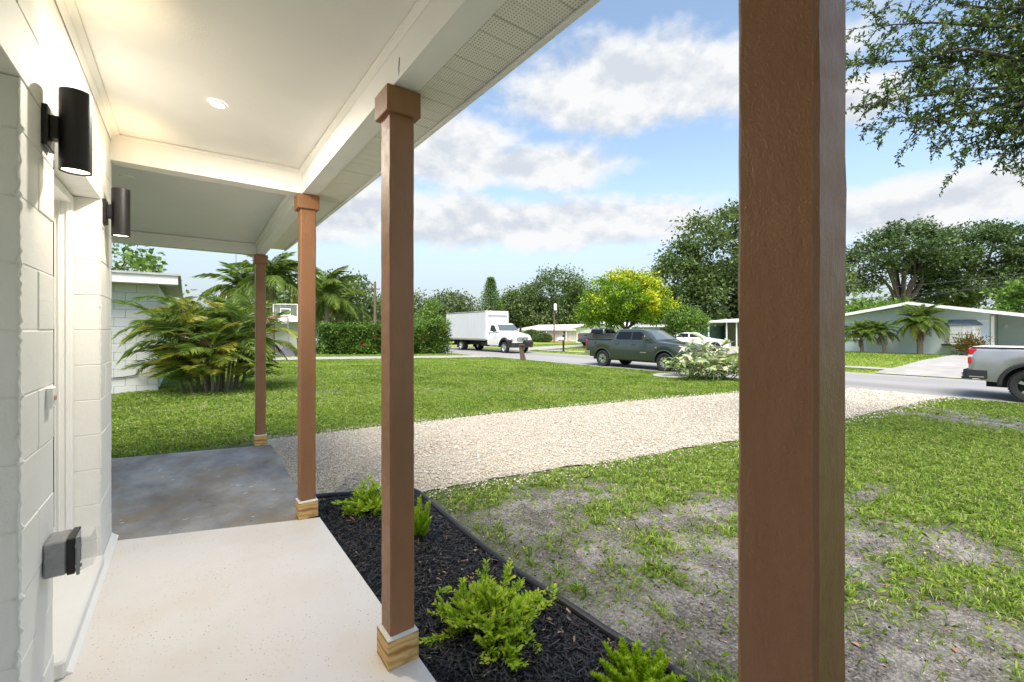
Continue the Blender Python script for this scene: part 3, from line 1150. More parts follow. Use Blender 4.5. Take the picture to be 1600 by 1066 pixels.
post(.226, 2.352, 'wide brown wooden porch post nearest the camera, crossing the whole picture height')
post(1.725, 2.352, 'brown porch post with raw pine foot rising beside the mulch bed shrubs')
post(3.47, 2.352, 'slim brown porch post at the corner between cream slab and grey slab')
post(6.03, 2.268, 'farthest thin brown porch post at the end of the grey carport slab', -.012)

# ------------------------------------------------------------------ lamps, bell, outlet
def wall_lamp(u, label):
    t = thing('wall_lamp', label, 'wall lamp', (WX, u, 2.075), 0, 'black up and down wall lamps')
    MB().cbox(.001, .016, -.052, .052, -.075, .065, .002).obj('backplate', BLACKMETAL, t)
    MB().cbox(.014, .040, -.026, .026, -.04, .04, .004).obj('arm', BLACKMETAL, t)
    b = MB().lathe([(.038, -.139), (.044, -.142), (.044, .142), (.038, .145), (.038, .12), (.038, -.12), (.038, -.139)], 40, 'z', (.078, 0, 0), False).obj('cylinder_shade', BLACKMETAL, t, True)
    MB().lathe([(0, -.136), (.0375, -.136), (.0375, -.13), (0, -.13)], 32, 'z', (.078, 0, 0)).obj('lens', LENS, t)
    MB().lathe([(0, .124), (.0375, .124), (.0375, .128), (0, .128)], 32, 'z', (.078, 0, 0)).obj('lens', LENS, t)
    for s in (-1, 1):
        l = bpy.data.lights.new('lamp_light', 'SPOT')
        l.energy = 1.9 if s > 0 else .6
        l.color = (1, .76, .46)
        l.spot_size = R(95)
        l.spot_blend = .9
        l.shadow_soft_size = .03
        lo = bpy.data.objects.new('lamp_light', l)
        lo.location = (.078, 0, s * .148)
        lo.rotation_euler = (R(180) if s > 0 else 0, 0, 0)
        link(lo, t)
    return t


wall_lamp(2.21, 'larger nearer black cylinder wall lamp over the outlet box')
wall_lamp(3.56, 'smaller farther black cylinder wall lamp at the end of the wall')


def downlight(x, y, z, tilt, lit, label):
    t = thing('ceiling_downlight', label, 'ceiling light', (x, y, z), 0, 'round recessed ceiling lights')
    t.rotation_euler = (0, tilt, 0)
    t.scale = (.62, .62, .62)
    MB().lathe([(.052, -.004), (.056, -.009), (.068, -.007), (.073, .001)], 32, 'z', (0, 0, 0), False).obj('trim_ring', WHITE, t, True)
    MB().lathe([(0, -.003), (.053, -.005), (.053, .0), (0, .0)], 32).obj('lens', LENSW if lit else WHITE, t)
    if lit:
        l = bpy.data.lights.new('lamp_light', 'AREA')
        l.shape = 'DISK'
        l.size = .10
        l.energy = 12
        l.color = (1, .92, .80)
        lo = bpy.data.objects.new('lamp_light', l)
        lo.location = (0, 0, -.012)
        link(lo, t)


downlight(.133, 2.853, 2.582, math.atan(.12), True, 'lit round downlight in the cream porch ceiling')
downlight(-.345, 4.2, ceil_z(-.345, 4.2 * .98 + .45) - .006, 0, False, 'unlit round downlight just behind the ceiling cross beam')
downlight(-.33, 5.6, ceil_z(-.33, 5.97) - .006, 0, False, 'unlit flat downlight near the far end of the carport ceiling')

t = thing('doorbell', 'small pale doorbell button on the white block wall', 'doorbell', (WX, 2.245, 1.125))
MB().cbox(.001, .018, -.03, .03, -.037, .037, .004).obj('plate', WHITE, t)
MB().lathe([(.011, 0), (.011, .004), (.008, .006), (0, .006)], 16, 'x', (.018, 0, 0)).obj('button', simple('pinkish_plastic', (.65, .42, .36), .4), t)

t = thing('outlet_box', 'grey metal weatherproof outlet box with clear cover on the wall', 'outlet', (WX, 2.23, .568))
MB().cbox(.002, .06, -.06, .06, -.06, .06, .005).obj('box', GREYBOX, t)
MB().cbox(.0605, .082, -.062, .062, -.063, .063, .003).obj('gasket_plate', BLACKMETAL, t)
cv = MB()
v = [(.083, -.058, -.06), (.083, .058, -.06), (.083, .058, .062), (.083, -.058, .062), (.128, -.05, -.048), (.128, .05, -.048), (.122, .05, .055), (.122, -.05, .055)]
cv.add(v, [(4, 5, 6, 7), (0, 1, 5, 4), (1, 2, 6, 5), (2, 3, 7, 6), (3, 0, 4, 7)])
cv.obj('clear_cover', CLEAR, t)
for z in (-.035, .035):
    MB().cbox(.082, .1, -.066, -.059, z - .006, z + .006, .001).obj('hinge', GREYBOX, t)
MB().lathe([(.005, -.066), (.005, .066)], 8, 'z', (.09, -.063, 0)).obj('hinge_pin', GREYBOX, t)


# ------------------------------------------------------------------ garden shrubs in the mulch
LIME = leafmat('lime_shrub_leaves', [(0, (.20, .36, .015)), (.4, (.36, .55, .022)), (.8, (.52, .68, .035)), (1, (.62, .72, .08))], .42, .42)
STEM = simple('green_brown_stem', (.12, .09, .035), .7)


def small_shrub(x, y, r, h, n, label):
    t = thing('garden_shrub', label, 'shrub', (x, y, -.07), 0, 'lime green shrubs in the mulch bed')
    st = MB()
    P, D, Lg, Wd, rn = [], [], [], [], []
    for i in range(n):
        a = i * 2.4 + rng.normal() * .3
        e = .08 + .55 * rng.random() ** 1.1
        if i < 3:
            e = 1.35
        ln = (r / max(math.cos(e), .6)) * (.5 + .6 * rng.random())
        if i < 3:
            ln = h * (.8 + .25 * rng.random())
        d = np.array([math.cos(a) * math.cos(e), math.sin(a) * math.cos(e), math.sin(e)])
        pts = []
        for s in np.linspace(0, 1, 7):
            p = d * ln * s + np.array([0, 0, -.10 * ln * s * s * (1.2 - math.sin(e))]) + rng.normal(size=3) * .006 * s
            p[2] = max(p[2], .004 + .03 * s)
            pts.append(p)
        st.tube(pts, np.linspace(.0035, .0012, 7), 5)
        pts = np.array(pts)
        for b in range(4):                                   # side twigs
            s0 = .25 + .72 * rng.random()
            p0 = np.array([np.interp(s0, np.linspace(0, 1, 7), pts[:, c]) for c in range(3)])
            dd = unit(d * .7 + rng.normal(size=3) * .55 + np.array([0, 0, .35]))
            tl = .04 + .05 * rng.random()
            tw = np.array([p0 + dd * tl * q for q in np.linspace(0, 1, 4)])
            st.tube(tw, np.linspace(.0016, .0008, 4), 4)
            for q in np.linspace(.1, 1, 7):
                for sd in (-1, 1):
                    pp = p0 + dd * tl * q
                    side = unit(np.cross(dd, [0, 0, 1])) * sd
                    P.append(pp)
                    D.append(unit(side + dd * .8 + np.array([0, 0, .35 + .3 * rng.normal()])))
                    Lg.append(.021 + .016 * rng.random())
                    Wd.append(.011 + .007 * rng.random())
                    rn.append(np.clip(.25 + .55 * q + .18 * rng.normal(), 0, 1))
        for s in np.linspace(.25, 1, 12):
            p0 = np.array([np.interp(s, np.linspace(0, 1, 7), pts[:, c]) for c in range(3)])
            for sd in (-1, 1):
                side = unit(np.cross(d, [0, 0, 1]) + rng.normal(size=3) * .3) * sd
                P.append(p0)
                D.append(unit(side + d * .8 + np.array([0, 0, .3])))
                Lg.append(.020 + .016 * rng.random())
                Wd.append(.010 + .006 * rng.random())
                rn.append(np.clip(.15 + .7 * s + .18 * rng.normal(), 0, 1))
    st.obj('stems', STEM, t)
    o = leafobj('foliage', np.array(P), np.array(D), np.array(Lg), np.array(Wd), LIME, t, np.array(rn), .12)
    o['kind'] = 'stuff'


def plume_shrub(x, y, r, h, n, label):
    t = thing('garden_shrub', label, 'shrub', (x, y, -.07), 0, 'feathery green shrubs in the mulch bed')
    st = MB()
    P, D, Lg = [], [], []
    for i in range(n):
        a = i * 2.4
        rad = r * math.sqrt((i + .5) / n)
        top = np.array([math.cos(a) * rad, math.sin(a) * rad, h * (1.05 - .45 * (rad / r) ** 2) * (.85 + .25 * rng.random())])
        bot = np.array([math.cos(a) * rad * .35, math.sin(a) * rad * .35, 0])
        st.tube([bot, (bot + top) / 2 + [0, 0, .01], top], [.002, .0018, .001], 5)
        k_ = 260
        s = .18 + .82 * rng.random(k_)
        w = rng.random(k_) * 6.28
        ax = unit(top - bot)
        p = bot + (top - bot) * s[:, None]
        dd = np.stack([np.cos(w), np.sin(w), .9 + .5 * rng.random(k_)], -1)
        P.append(p)
        D.append(unit(dd))
        Lg.append((.018 + .036 * (1 - s)) * (.8 + .4 * rng.random(k_)))
    st.obj('stems', STEM, t)
    P, D, Lg = np.concatenate(P), np.concatenate(D), np.concatenate(Lg)
    o = leafobj('foliage', P, D, Lg, Lg * .24, LIME, t, np.clip(.35 + P[:, 2] / h * .35 + .18 * rng.normal(size=len(P)), 0, 1), .05)
    o['kind'] = 'stuff'


small_shrub(1.20, 1.79, .31, .17, 46, 'bushy lime green shrub right of the pine post foot')
small_shrub(1.17, 3.52, .21, .21, 28, 'small lime green shrub at the gravel end of the mulch bed')
plume_shrub(1.27, 2.83, .13, .28, 12, 'upright feathery green shrub half hidden behind the porch post')
plume_shrub(1.42, 1.09, .20, .15, 26, 'feathery upright green shrub at the bottom edge of the picture')

# ------------------------------------------------------------------ palms
FROND_G = leafmat('palm_green', [(0, (.075, .13, .022)), (.5, (.16, .245, .04)), (1, (.28, .37, .075))], .35, .42)
FROND_Y = leafmat('palm_yellowing', [(0, (.20, .27, .03)), (.5, (.38, .40, .05)), (1, (.56, .47, .10))], .3, .5)
FROND_B = leafmat('palm_dead', [(0, (.10, .06, .035)), (.5, (.24, .15, .09)), (1, (.42, .30, .20))], .15, .8)
PALMTRUNK = simple('palm_trunk_bark', (.20, .165, .125), .9, .35, 8, .7, 30, bdist=.03, stretch=(1, 1, 4))


def frond_mesh(name, ln, n, ll, arch, droop, lw, mat, two_d=True):
    """a feather leaf growing along +X from the origin"""
    s = np.linspace(0, 1, 14)
    cx = ln * (s - .10 * arch * s ** 2)
    cz = ln * (.55 * arch * s - .95 * arch * s ** 2.3)
    cyv = .03 * ln * np.sin(s * 3 + rng.random() * 6)
    ctr = np.stack([cx, cyv, cz], -1)
    m = MB().tube(ctr, np.linspace(.013, .003, 14) * ln / 1.6, 5)
    V0, F0 = np.array(m.v), m.f
    q = np.linspace(.14, 1, n)
    P = np.stack([np.interp(q, s, ctr[:, c]) for c in range(3)], -1)
    T = unit(np.stack([np.interp(q, s, np.gradient(ctr[:, c])) for c in range(3)], -1))
    V, F, rn = [V0], [list(f) for f in F0], [np.full(len(V0), .6)]
    o = len(V0)
    verts = []
    for sd in (-1, 1):
        side = unit(np.cross(T, [0, 0, 1.0])) * sd
        lenv = ll * np.sin(np.clip(.18 + q * .86, 0, 1) * math.pi) ** .7 * (.85 + .3 * rng.random(n))
        d = unit(side * .8 + T * (.45 + .5 * q[:, None]) + np.array([0, 0, .18]) + rng.normal(size=(n, 3)) * .10)
        nrm = unit(np.cross(d, T))
        tip = P + d * lenv[:, None] + np.array([0, 0, -1.0]) * (droop * lenv)[:, None] * (.8 + .4 * rng.random((n, 1)))
        mid = P + d * lenv[:, None] * .5 + np.array([0, 0, -1.0]) * (droop * lenv * .22)[:, None]
        w = unit(np.cross(d, [0, 0, 1.0]) + rng.normal(size=(n, 3)) * .3) * lw * .5
        for i in range(n):
            verts += [P[i] - w[i] * .5, P[i] + w[i] * .5, mid[i] + w[i], tip[i], mid[i] - w[i]]
            F.append([o, o + 1, o + 2, o + 3, o + 4])
            o += 5
        rn.append(np.repeat(np.clip(.5 + .22 * rng.normal(size=n) + .2 * (q - .5), 0, 1), 5))
    me = bpy.data.meshes.new(name)
    me.from_pydata([tuple(v) for v in V0] + [tuple(v) for v in verts], [], F)
    a = me.attributes.new('rnd', 'FLOAT', 'POINT')
    a.data.foreach_set('value', np.concatenate(rn).astype(np.float32))
    me.materials.append(mat)
    me.update()
    return me


ARECA = [frond_mesh('frond', 1.5, 34, .42, .75, .25, .028, FROND_G) for _ in range(4)] + [frond_mesh('frond', 1.4, 32, .42, .95, .4, .028, FROND_G) for _ in range(2)]
ARECA_Y = [frond_mesh('frond', 1.35, 32, .38, .9, .3, .026, FROND_Y) for _ in range(2)]
ARECA_B = [frond_mesh('frond', 1.2, 26, .32, 1.1, .7, .022, FROND_B)]
areca = thing('areca_palm', 'broad clump of yellow green palm fronds before the white neighbour wall', 'palm', (.55, 12.75, -.1))
for i in range(18):
    a = i * 2.4
    r = .62 * math.sqrt((i + .5) / 18)
    hgt = .5 + 1.2 * rng.random()
    p0 = np.array([math.cos(a) * r, math.sin(a) * r, 0])
    p1 = p0 * 1.55 + np.array([0, 0, hgt])
    MB().tube([p0, p0 * 1.2 + [0, 0, hgt * .5], p1], [.035, .03, .022], 6).obj('stem', PALMTRUNK, areca)
    for j in range(8):
        az = rng.random() * 6.28
        lift = rng.choice([1.15, .9, .6, .3, 0])
        rr_ = rng.random()
        me = ARECA[rng.integers(6)] if rr_ < .70 else (ARECA_Y[rng.integers(2)] if rr_ < .94 else ARECA_B[0])
        sc = .66 + .36 * rng.random()
        inst('frond', me, areca, tuple(p1 * [1, 1, 1] - np.array([0, 0, .25 * rng.random()])), (rng.normal() * .25, -lift, az), (sc, sc, sc))
for i in range(56):                                          # low outer fronds round the foot
    az = rng.random() * 6.28
    me = ARECA[rng.integers(6)] if rng.random() < .6 else ARECA_Y[rng.integers(2)]
    sc = .6 + .25 * rng.random()
    inst('frond', me, areca, (.45 * math.cos(az), .45 * math.sin(az), .12 + .6 * rng.random()), (rng.normal() * .3, -.75 + .3 * rng.random(), az), (sc, sc, sc))
for (az, z, lift) in ((3.5, 1.9, .35), (3.9, 1.25, .25), (3.2, .9, .2), (3.7, 1.6, .1)):    # fronds that hang out in front of the wall
    inst('frond', ARECA[rng.integers(6)], areca, (.55 * math.cos(az), .55 * math.sin(az), z), (0, -lift, az), (.85, .85, .85))

QF = [frond_mesh('frond', 3.2, 60, .75, .85, .75, .05, FROND_G) for _ in range(4)]
QFY = [frond_mesh('frond', 2.8, 50, .65, 1.1, .8, .05, FROND_Y) for _ in range(2)]
DF = [frond_mesh('frond', 1.6, 46, .36, .9, .45, .03, FROND_G) for _ in range(4)]
DFY = [frond_mesh('frond', 1.4, 40, .30, 1.1, .6, .03, FROND_Y) for _ in range(2)]
DFB = [frond_mesh('frond', .95, 30, .22, .15, .3, .03, FROND_B)]


def palm(name, label, cat, x, y, h, fr, fy, n, sc, tr=.16, lean=(0, 0), group=None, skirt=0, dead=None):
    t = thing(name, label, cat, (x, y, gzf(x, y) - .02), 0, group)
    top = np.array([lean[0], lean[1], h])
    s = np.linspace(0, 1, 9)
    MB().tube([top * [q * q, q * q, q] for q in s], tr * (1.25 - .45 * s + .06 * np.sin(s * 40)), 10).obj('trunk', PALMTRUNK, t, True)
    for i in range(n):
        az = i * 2.4 + rng.normal() * .2
        lift = 1.25 - 1.75 * (i / n) ** 1.1 + .12 * rng.normal()
        me = fr[rng.integers(len(fr))] if (lift > -.2 or not fy or rng.random() < .45) else fy[rng.integers(len(fy))]
        k_ = sc * (.85 + .25 * rng.random())
        inst('frond', me, t, tuple(top + [0, 0, .12 * sc]), (rng.normal() * .15, -lift, az), (k_, k_, k_))
    for i in range(skirt):
        inst('frond', dead[0], t, tuple(top - [0, 0, .1 * sc]), (0, 1.15 + .3 * rng.random(), rng.random() * 6.28), (sc * .9,) * 3)
    return t


palm('queen_palm', 'tall drooping palm behind the basketball hoop', 'palm', 4.6, 33.5, 4.6, QF, QFY, 22, 1.0, .17)
palm('queen_palm', 'drooping palm behind the hedge beside the dark pole', 'palm', 8.3, 34.2, 3.9, QF, QFY, 20, 1.0, .17)
palm('queen_palm', 'palm left of the hoop rising over the palm clump', 'palm', 3.2, 37, 4.2, QF, QFY, 18, .95, .16)
palm('queen_palm', 'low arching palm just right of the thin post', 'palm', 9.9, 37.5, 3.2, QF, QFY, 18, .95, .16)

# ------------------------------------------------------------------ trees
BARK = simple('grey_brown_bark', (.10, .08, .065), .95, .4, 5, .8, 14, bdist=.05, stretch=(1, 1, .3))
OAK = leafmat('oak_leaves', [(0, (.055, .095, .026)), (.45, (.105, .165, .045)), (.8, (.16, .225, .065)), (1, (.22, .29, .09))], .33, .5)
OLIVE = leafmat('olive_leaves', [(0, (.07, .105, .04)), (.5, (.13, .18, .065)), (1, (.20, .25, .11))], .3, .6)
MIDG = leafmat('bright_leaves', [(0, (.06, .125, .02)), (.5, (.135, .24, .035)), (1, (.25, .38, .07))], .35, .5)
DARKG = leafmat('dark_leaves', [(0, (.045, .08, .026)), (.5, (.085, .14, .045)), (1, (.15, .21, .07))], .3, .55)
GOLD = leafmat('golden_rain_leaves', [(0, (.09, .19, .014)), (.4, (.22, .36, .02)), (.58, (.36, .47, .025)), (.66, (.56, .60, .025)), (1, (.78, .74, .05))], .38, .5)


def tree(name, label, x, y, lobes, mat, nclump, nleaf, lsize, trunk_r, fork_z, limbs, spread=.5, group=None, z0=None, gold=False, flat=.75, asp=.6):
    """lobes: ellipsoids (cx,cy,cz,rx,ry,rz) about the trunk foot; leaves sit in clumps near the lobes' skins"""
    t = thing(name, label, 'tree', (x, y, gzf(x, y) - .05 if z0 is None else z0), 0, group)
    lo = np.array(lobes, float)
    vol = lo[:, 3] * lo[:, 4] * lo[:, 5]
    pick = rng.choice(len(lo), nclump, p=vol ** .75 / (vol ** .75).sum())
    d = unit(rng.normal(size=(nclump, 3)))
    rad = .45 + .55 * rng.random(nclump) ** .5
    C = lo[pick, :3] + d * rad[:, None] * lo[pick, 3:6]
    cr = spread * (.6 + .8 * rng.random(nclump))
    tone = rng.normal(size=nclump) * .16
    k_ = rng.integers(nclump, size=nleaf)
    off = rng.normal(size=(nleaf, 3)) * np.array([1, 1, flat]) * .55
    P = C[k_] + off * cr[k_][:, None]
    D = unit(off + rng.normal(size=(nleaf, 3)) * .7 + np.array([0, 0, -.1]))
    L = lsize * (.6 + .8 * rng.random(nleaf))
    rn = np.clip(.5 + tone[k_] + .2 * rng.normal(size=nleaf), 0, 1)
    if gold:                                    # yellow flower panicles at the outer tips of the crown
        out = np.linalg.norm((P - lo[0, :3]) / lo[0, 3:6], axis=1)
        rn = np.clip(rn * .55, 0, .55)
        hi = (C[:, 2] - lo[0, 2]) / lo[0, 5] + .45 * (C[:, 0] - C[:, 1]) / lo[0, 3]
        fc = rng.random(nclump) < np.clip(.22 + .55 * hi, .02, .75)
        fl = fc[k_] & (rng.random(nleaf) < .72) & (off[:, 2] > -.45)
        rn = np.where(fl, .64 + .36 * rng.random(nleaf), rn * 1.0)
    o = leafobj('crown', P, D, L, L * asp, mat, t, rn, .12)
    m = MB()
    fork = np.array([.0, .0, fork_z])
    bend = rng.normal(size=2) * .12 * fork_z
    m.tube([(0, 0, -.1), (bend[0] * .5, bend[1] * .3, fork_z * .5), fork], [trunk_r * 1.25, trunk_r, trunk_r * .85], 9)
    tg = C[rng.choice(nclump, limbs, replace=False)]
    for c in tg:
        v = c - fork
        p1 = fork + v * .35 + np.array([0, 0, .10 * np.linalg.norm(v)]) + rng.normal(size=3) * .05 * np.linalg.norm(v)
        p2 = fork + v * .7 + np.array([0, 0, .08 * np.linalg.norm(v)]) + rng.normal(size=3) * .05 * np.linalg.norm(v)
        m.tube([fork, p1, p2, c], [trunk_r * .62, trunk_r * .42, trunk_r * .25, trunk_r * .08], 6, False)
    m.obj('trunk', BARK, t, True)
    return t


tree('golden_rain_tree', 'bright green tree tipped with yellow flowers behind the dark green pickup', 32, 26.1,
     [(0, 0, 4.4, 3.9, 3.9, 2.6), (-1.6, 1.4, 3.6, 2.2, 2.2, 1.5), (1.8, -1.4, 3.6, 2.2, 2.2, 1.4), (0, 0, 5.4, 2.6, 2.6, 1.8)], GOLD, 230, 21000, .23, .14, 1.7, 16, .55, gold=True)
tree('round_tree', 'small dense round green tree right of the yellow flowered tree', 32.7, 20.6,
     [(0, 0, 2.4, 1.6, 1.6, 1.25), (0, 0, 1.6, 1.1, 1.1, .9)], MIDG, 120, 8000, .17, .1, 1.1, 8, .35)
tree('oak_tree', 'huge dark green oak towering behind the blue house and round tree', 52.5, 26.5,
     [(0, 0, 11, 7.5, 7.5, 5), (-5.5, 4, 7.5, 4.5, 4.5, 3.6), (4, -3, 13, 5, 5, 3.6), (3, -4, 7, 6, 6, 4), (-3, 2, 5, 5, 5, 2.4)], OAK, 420, 46000, .38, .55, 4, 18, 1.15)
tree('oak_tree', 'broad green oak behind the white ranch house', 63, 70,
     [(0, 0, 10.4, 6.6, 6.6, 4.6), (-5, 4, 8, 4.4, 4.4, 3.6), (5, -4, 8, 4.4, 4.4, 3.6), (0, 0, 5.5, 7, 7, 2.8), (-7, 6, 5.5, 3.8, 3.8, 3), (8.5, -7, 6, 4.2, 4.2, 3.4)], OAK, 330, 26000, .48, .5, 3.5, 12, 1.25)
for (x, y, h, lab) in ((34, 76, 9.0, 'olive green tree over the left end of the box truck'), (39.2, 72, 9.6, 'olive grey tree directly behind the box truck roof'), (27, 73, 8.5, 'olive tree rising over the end of the flowering hedge')):
    tree('olive_tree', lab, x, y, [(0, 0, h - 3.6, 4.4, 4.4, 3.3), (2.4, -2, h - 5, 3.2, 3.2, 2.8), (-2.6, 2, h - 5.2, 3.2, 3.2, 2.8), (0, 0, 2.4, 4.5, 4.5, 2)], OLIVE, 240, 11000, .46, .35, 2.6, 8, 1.0)
tree('dark_tree', 'dark tree between the conifer and the broad oak', 54.5, 74, [(0, 0, 6.6, 3.6, 3.6, 4), (1.5, -1, 4, 3.5, 3.5, 2.6), (3, -3, 7, 2, 2, 2)], OLIVE if False else OAK, 180, 8500, .45, .3, 2.6, 8, 1.0)
# conifer: whorls of drooping branches
t = thing('conifer', 'pointed conifer standing behind the cab of the box truck', 'tree', (46.5, 70, -.7))
P, D = [], []
m = MB().tube([(0, 0, 0), (0, 0, 12.4)], [.22, .03], 7)
for i in range(22):
    z = 1.2 + i * .5
    r = 4.4 * (1 - z / 12.8) + .12
    for j in range(8):
        a = j * .785 + i * .4
        e = np.array([math.cos(a), math.sin(a), .18])
        m.tube([(0, 0, z), e * r + np.array([0, 0, z])], [.04, .015], 4, False)
        s = rng.random(44)
        P.append(np.array([0, 0, z]) + e * (r * (.15 + .9 * s))[:, None] + rng.normal(size=(44, 3)) * .14)
        D.append(unit(e + rng.normal(size=(44, 3)) * .6))
P, D = np.concatenate(P), np.concatenate(D)
leafobj('crown', P, D, .26 + .15 * rng.random(len(P)), np.full(len(P), .13), MIDG, t, np.clip(.4 + .2 * rng.normal(size=len(P)), 0, 1))
m.obj('trunk', BARK, t)

# open spreading trees behind the pale blue house
for (x, y, lobes, lab) in (
        (67, 14.5, [(0, 0, 11.5, 4.6, 4.6, 1.9), (-3.6, 3.0, 9.2, 3.4, 3.4, 1.5), (2.4, -2.4, 9.6, 4, 4, 1.7), (-4, 3.2, 7.2, 2.4, 2.4, 1), (.5, 0, 13.1, 2.9, 2.9, 1.1), (3, -2.5, 6.2, 3, 3, 1.8)], 'open spreading dark tree over the pale blue gable, leftmost of its row'),
        (74, 10.2, [(0, 0, 11.8, 4.6, 4.6, 2), (-2.8, 1.6, 9.6, 3.6, 3.6, 1.7), (3, -2, 10, 3.6, 3.6, 1.8), (0, 0, 7, 5, 5, 2.4), (1.6, -1, 13.2, 2.8, 2.8, 1.2)], 'open spreading dark tree behind the carport roof, second of its row'),
        (78, 3.6, [(0, 0, 12.2, 4.8, 4.8, 2), (-2.8, 1.6, 9.6, 3.6, 3.6, 1.7), (3, -2, 10.4, 3.6, 3.6, 1.8), (0, 0, 7.2, 5, 5, 2.4)], 'dark spreading tree at the right picture edge, last of its row')):
    tree('spreading_tree', lab, x, y, lobes, DARKG, 190, 17000, .32, .40, 4.0, 18, .85, 'dark spreading trees behind the pale blue house', flat=.5)
tree('bright_tree', 'bright green leafy tree peeping over the pale blue roof ridge', 52, 13.2, [(0, 0, 3.2, 2.6, 2.6, 1.3), (-1.6, 1.4, 2.8, 1.6, 1.6, 1), (1.7, -1.6, 3.0, 1.8, 1.8, 1.1)], MIDG, 130, 6500, .3, .15, 1.4, 8, .55)
tree('bright_tree', 'layered bright green tree over the carport at the right edge', 55, 2.6, [(0, 0, 4.8, 3.0, 3.0, 1.0), (-1.4, .9, 3.6, 2.2, 2.2, .8), (.8, -.6, 6, 2.2, 2.2, .8)], MIDG, 110, 6000, .3, .16, 2, 9, .55, flat=.4)
tree('leafy_tree', 'bright leafy tree over the white neighbour roof at left', -2.8, 25.5, [(0, 0, 3.9, 2.5, 2.5, 1.5), (-1.5, .6, 3.6, 1.8, 1.8, 1.2)], MIDG, 70, 2600, .24, .12, 1.7, 12, .5)
tree('oak_tree', 'green tree showing behind the dark pole and drooping palm', 15.5, 58, [(0, 0, 6.6, 3.8, 3.8, 2.4), (-4, 0, 5.6, 3.6, 3.6, 2.4), (-8, 0, 4.4, 3.5, 3.5, 2.2), (3, 0, 4.5, 3, 3, 2.4)], OAK, 220, 9000, .42, .3, 2.4, 10, .9)
tree('leafy_shrub', 'tall light green shrub rising behind the flowering hedge end', 16.2, 33.5, [(0, 0, 2.4, 1.1, 1.1, 1.3), (.3, -.2, 3.4, .6, .6, .8)], MIDG, 60, 3000, .17, .07, .8, 6, .35)
# far woods that close the view
P, D, L = [], [], []
for i in range(230):
    a = YAW - 1.25 + 2.5 * rng.random()
    r = 105 + 60 * rng.random()
    hgt = 7 + 4.5 * rng.random()
    n = 150
    c = np.array([r * math.sin(a), r * math.cos(a), hgt * .5 - 1])
    P.append(c + rng.normal(size=(n, 3)) * [3.2, 3.2, hgt * .27])
    D.append(unit(rng.normal(size=(n, 3))))
    L.append(.8 + .6 * rng.random(n))
P, D, L = np.concatenate(P), np.concatenate(D), np.concatenate(L)
o = leafobj('distant_woods', P, D, L, L * .7, OAK, None)
o['kind'] = 'stuff'

# flowering hedge by the neighbour's drive
hd = thing('flowering_hedge', 'long dense green hedge dotted with red flowers', 'hedge', (11.8, 31.2, -.35))
n = 24000
u = rng.random(n)
hx = -4.8 + 9.2 * u
top = 1.62 + .6 * fbm(hx, hx * 0, .9, 201) + .45 * sstep(hx, 2.2, 3.0)
face = rng.random(n)
hy = np.where(face < .62, -1.0 - .25 * rng.random(n), -1.1 + 2.0 * rng.random(n)) + .25 * (fbm(hx, u * 0 + 3, 1.3, 211) - .5)
hz = np.where(face < .62, rng.random(n) ** .8 * top, top - .18 * np.abs(rng.normal(size=n)))
P = np.stack([hx, hy, hz], -1) + rng.normal(size=(n, 3)) * (.06 + .16 * rng.random((n, 1)) ** 3)
cl = fbm(P[:, 0] * 1.0, P[:, 2], 2.2, 221)
leafobj('foliage', P, unit(rng.normal(size=(n, 3)) + [0, -.8, .3]), .11 + .09 * rng.random(n), .06 + .04 * rng.random(n), MIDG, hd, np.clip((cl - .5) * 2.2 + .33 + .16 * rng.normal(size=n), 0, 1))['kind'] = 'stuff'
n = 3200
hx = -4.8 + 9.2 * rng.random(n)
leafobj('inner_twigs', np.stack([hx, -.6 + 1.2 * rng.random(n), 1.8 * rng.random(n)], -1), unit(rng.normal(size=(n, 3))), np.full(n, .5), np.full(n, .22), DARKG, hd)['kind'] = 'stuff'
REDF = leafmat('red_petals', [(0, (.45, .03, .03)), (1, (.65, .10, .08))], .25, .5)
fm_P = np.zeros((10, 3))
a = np.arange(10) * .628
fv, ff = leaves(fm_P, unit(np.stack([np.cos(a), -.5 + 0 * a, np.sin(a)], -1)), np.full(10, .09), np.full(10, .07), .1)
fme = fastmesh('flower', fv, ff, rng.random(len(fv)))
fme.materials.append(REDF)
for i in range(16):
    x = -4.7 + 9 * rng.random()
    z = .6 + 1.5 * rng.random()
    inst('flower', fme, hd, (x, -1.32, z), (0, rng.random() * 6, 0), (.7 + .6 * rng.random(),) * 3)

# pale variegated clump beside the street
VAR = leafmat('variegated_pale_leaves', [(0, (.20, .26, .09)), (.35, (.40, .46, .22)), (.75, (.62, .64, .40)), (1, (.72, .66, .45))], .3, .5)
VARG = leafmat('clump_green_leaves', [(0, (.10, .20, .02)), (.5, (.20, .34, .04)), (1, (.34, .44, .09))], .3, .45)
vp = thing('variegated_clump', 'sprawling pale cream and green leaved clump in front of the pickup', 'plant', (15.3, 9.0, gzf(15.3, 9.0)))


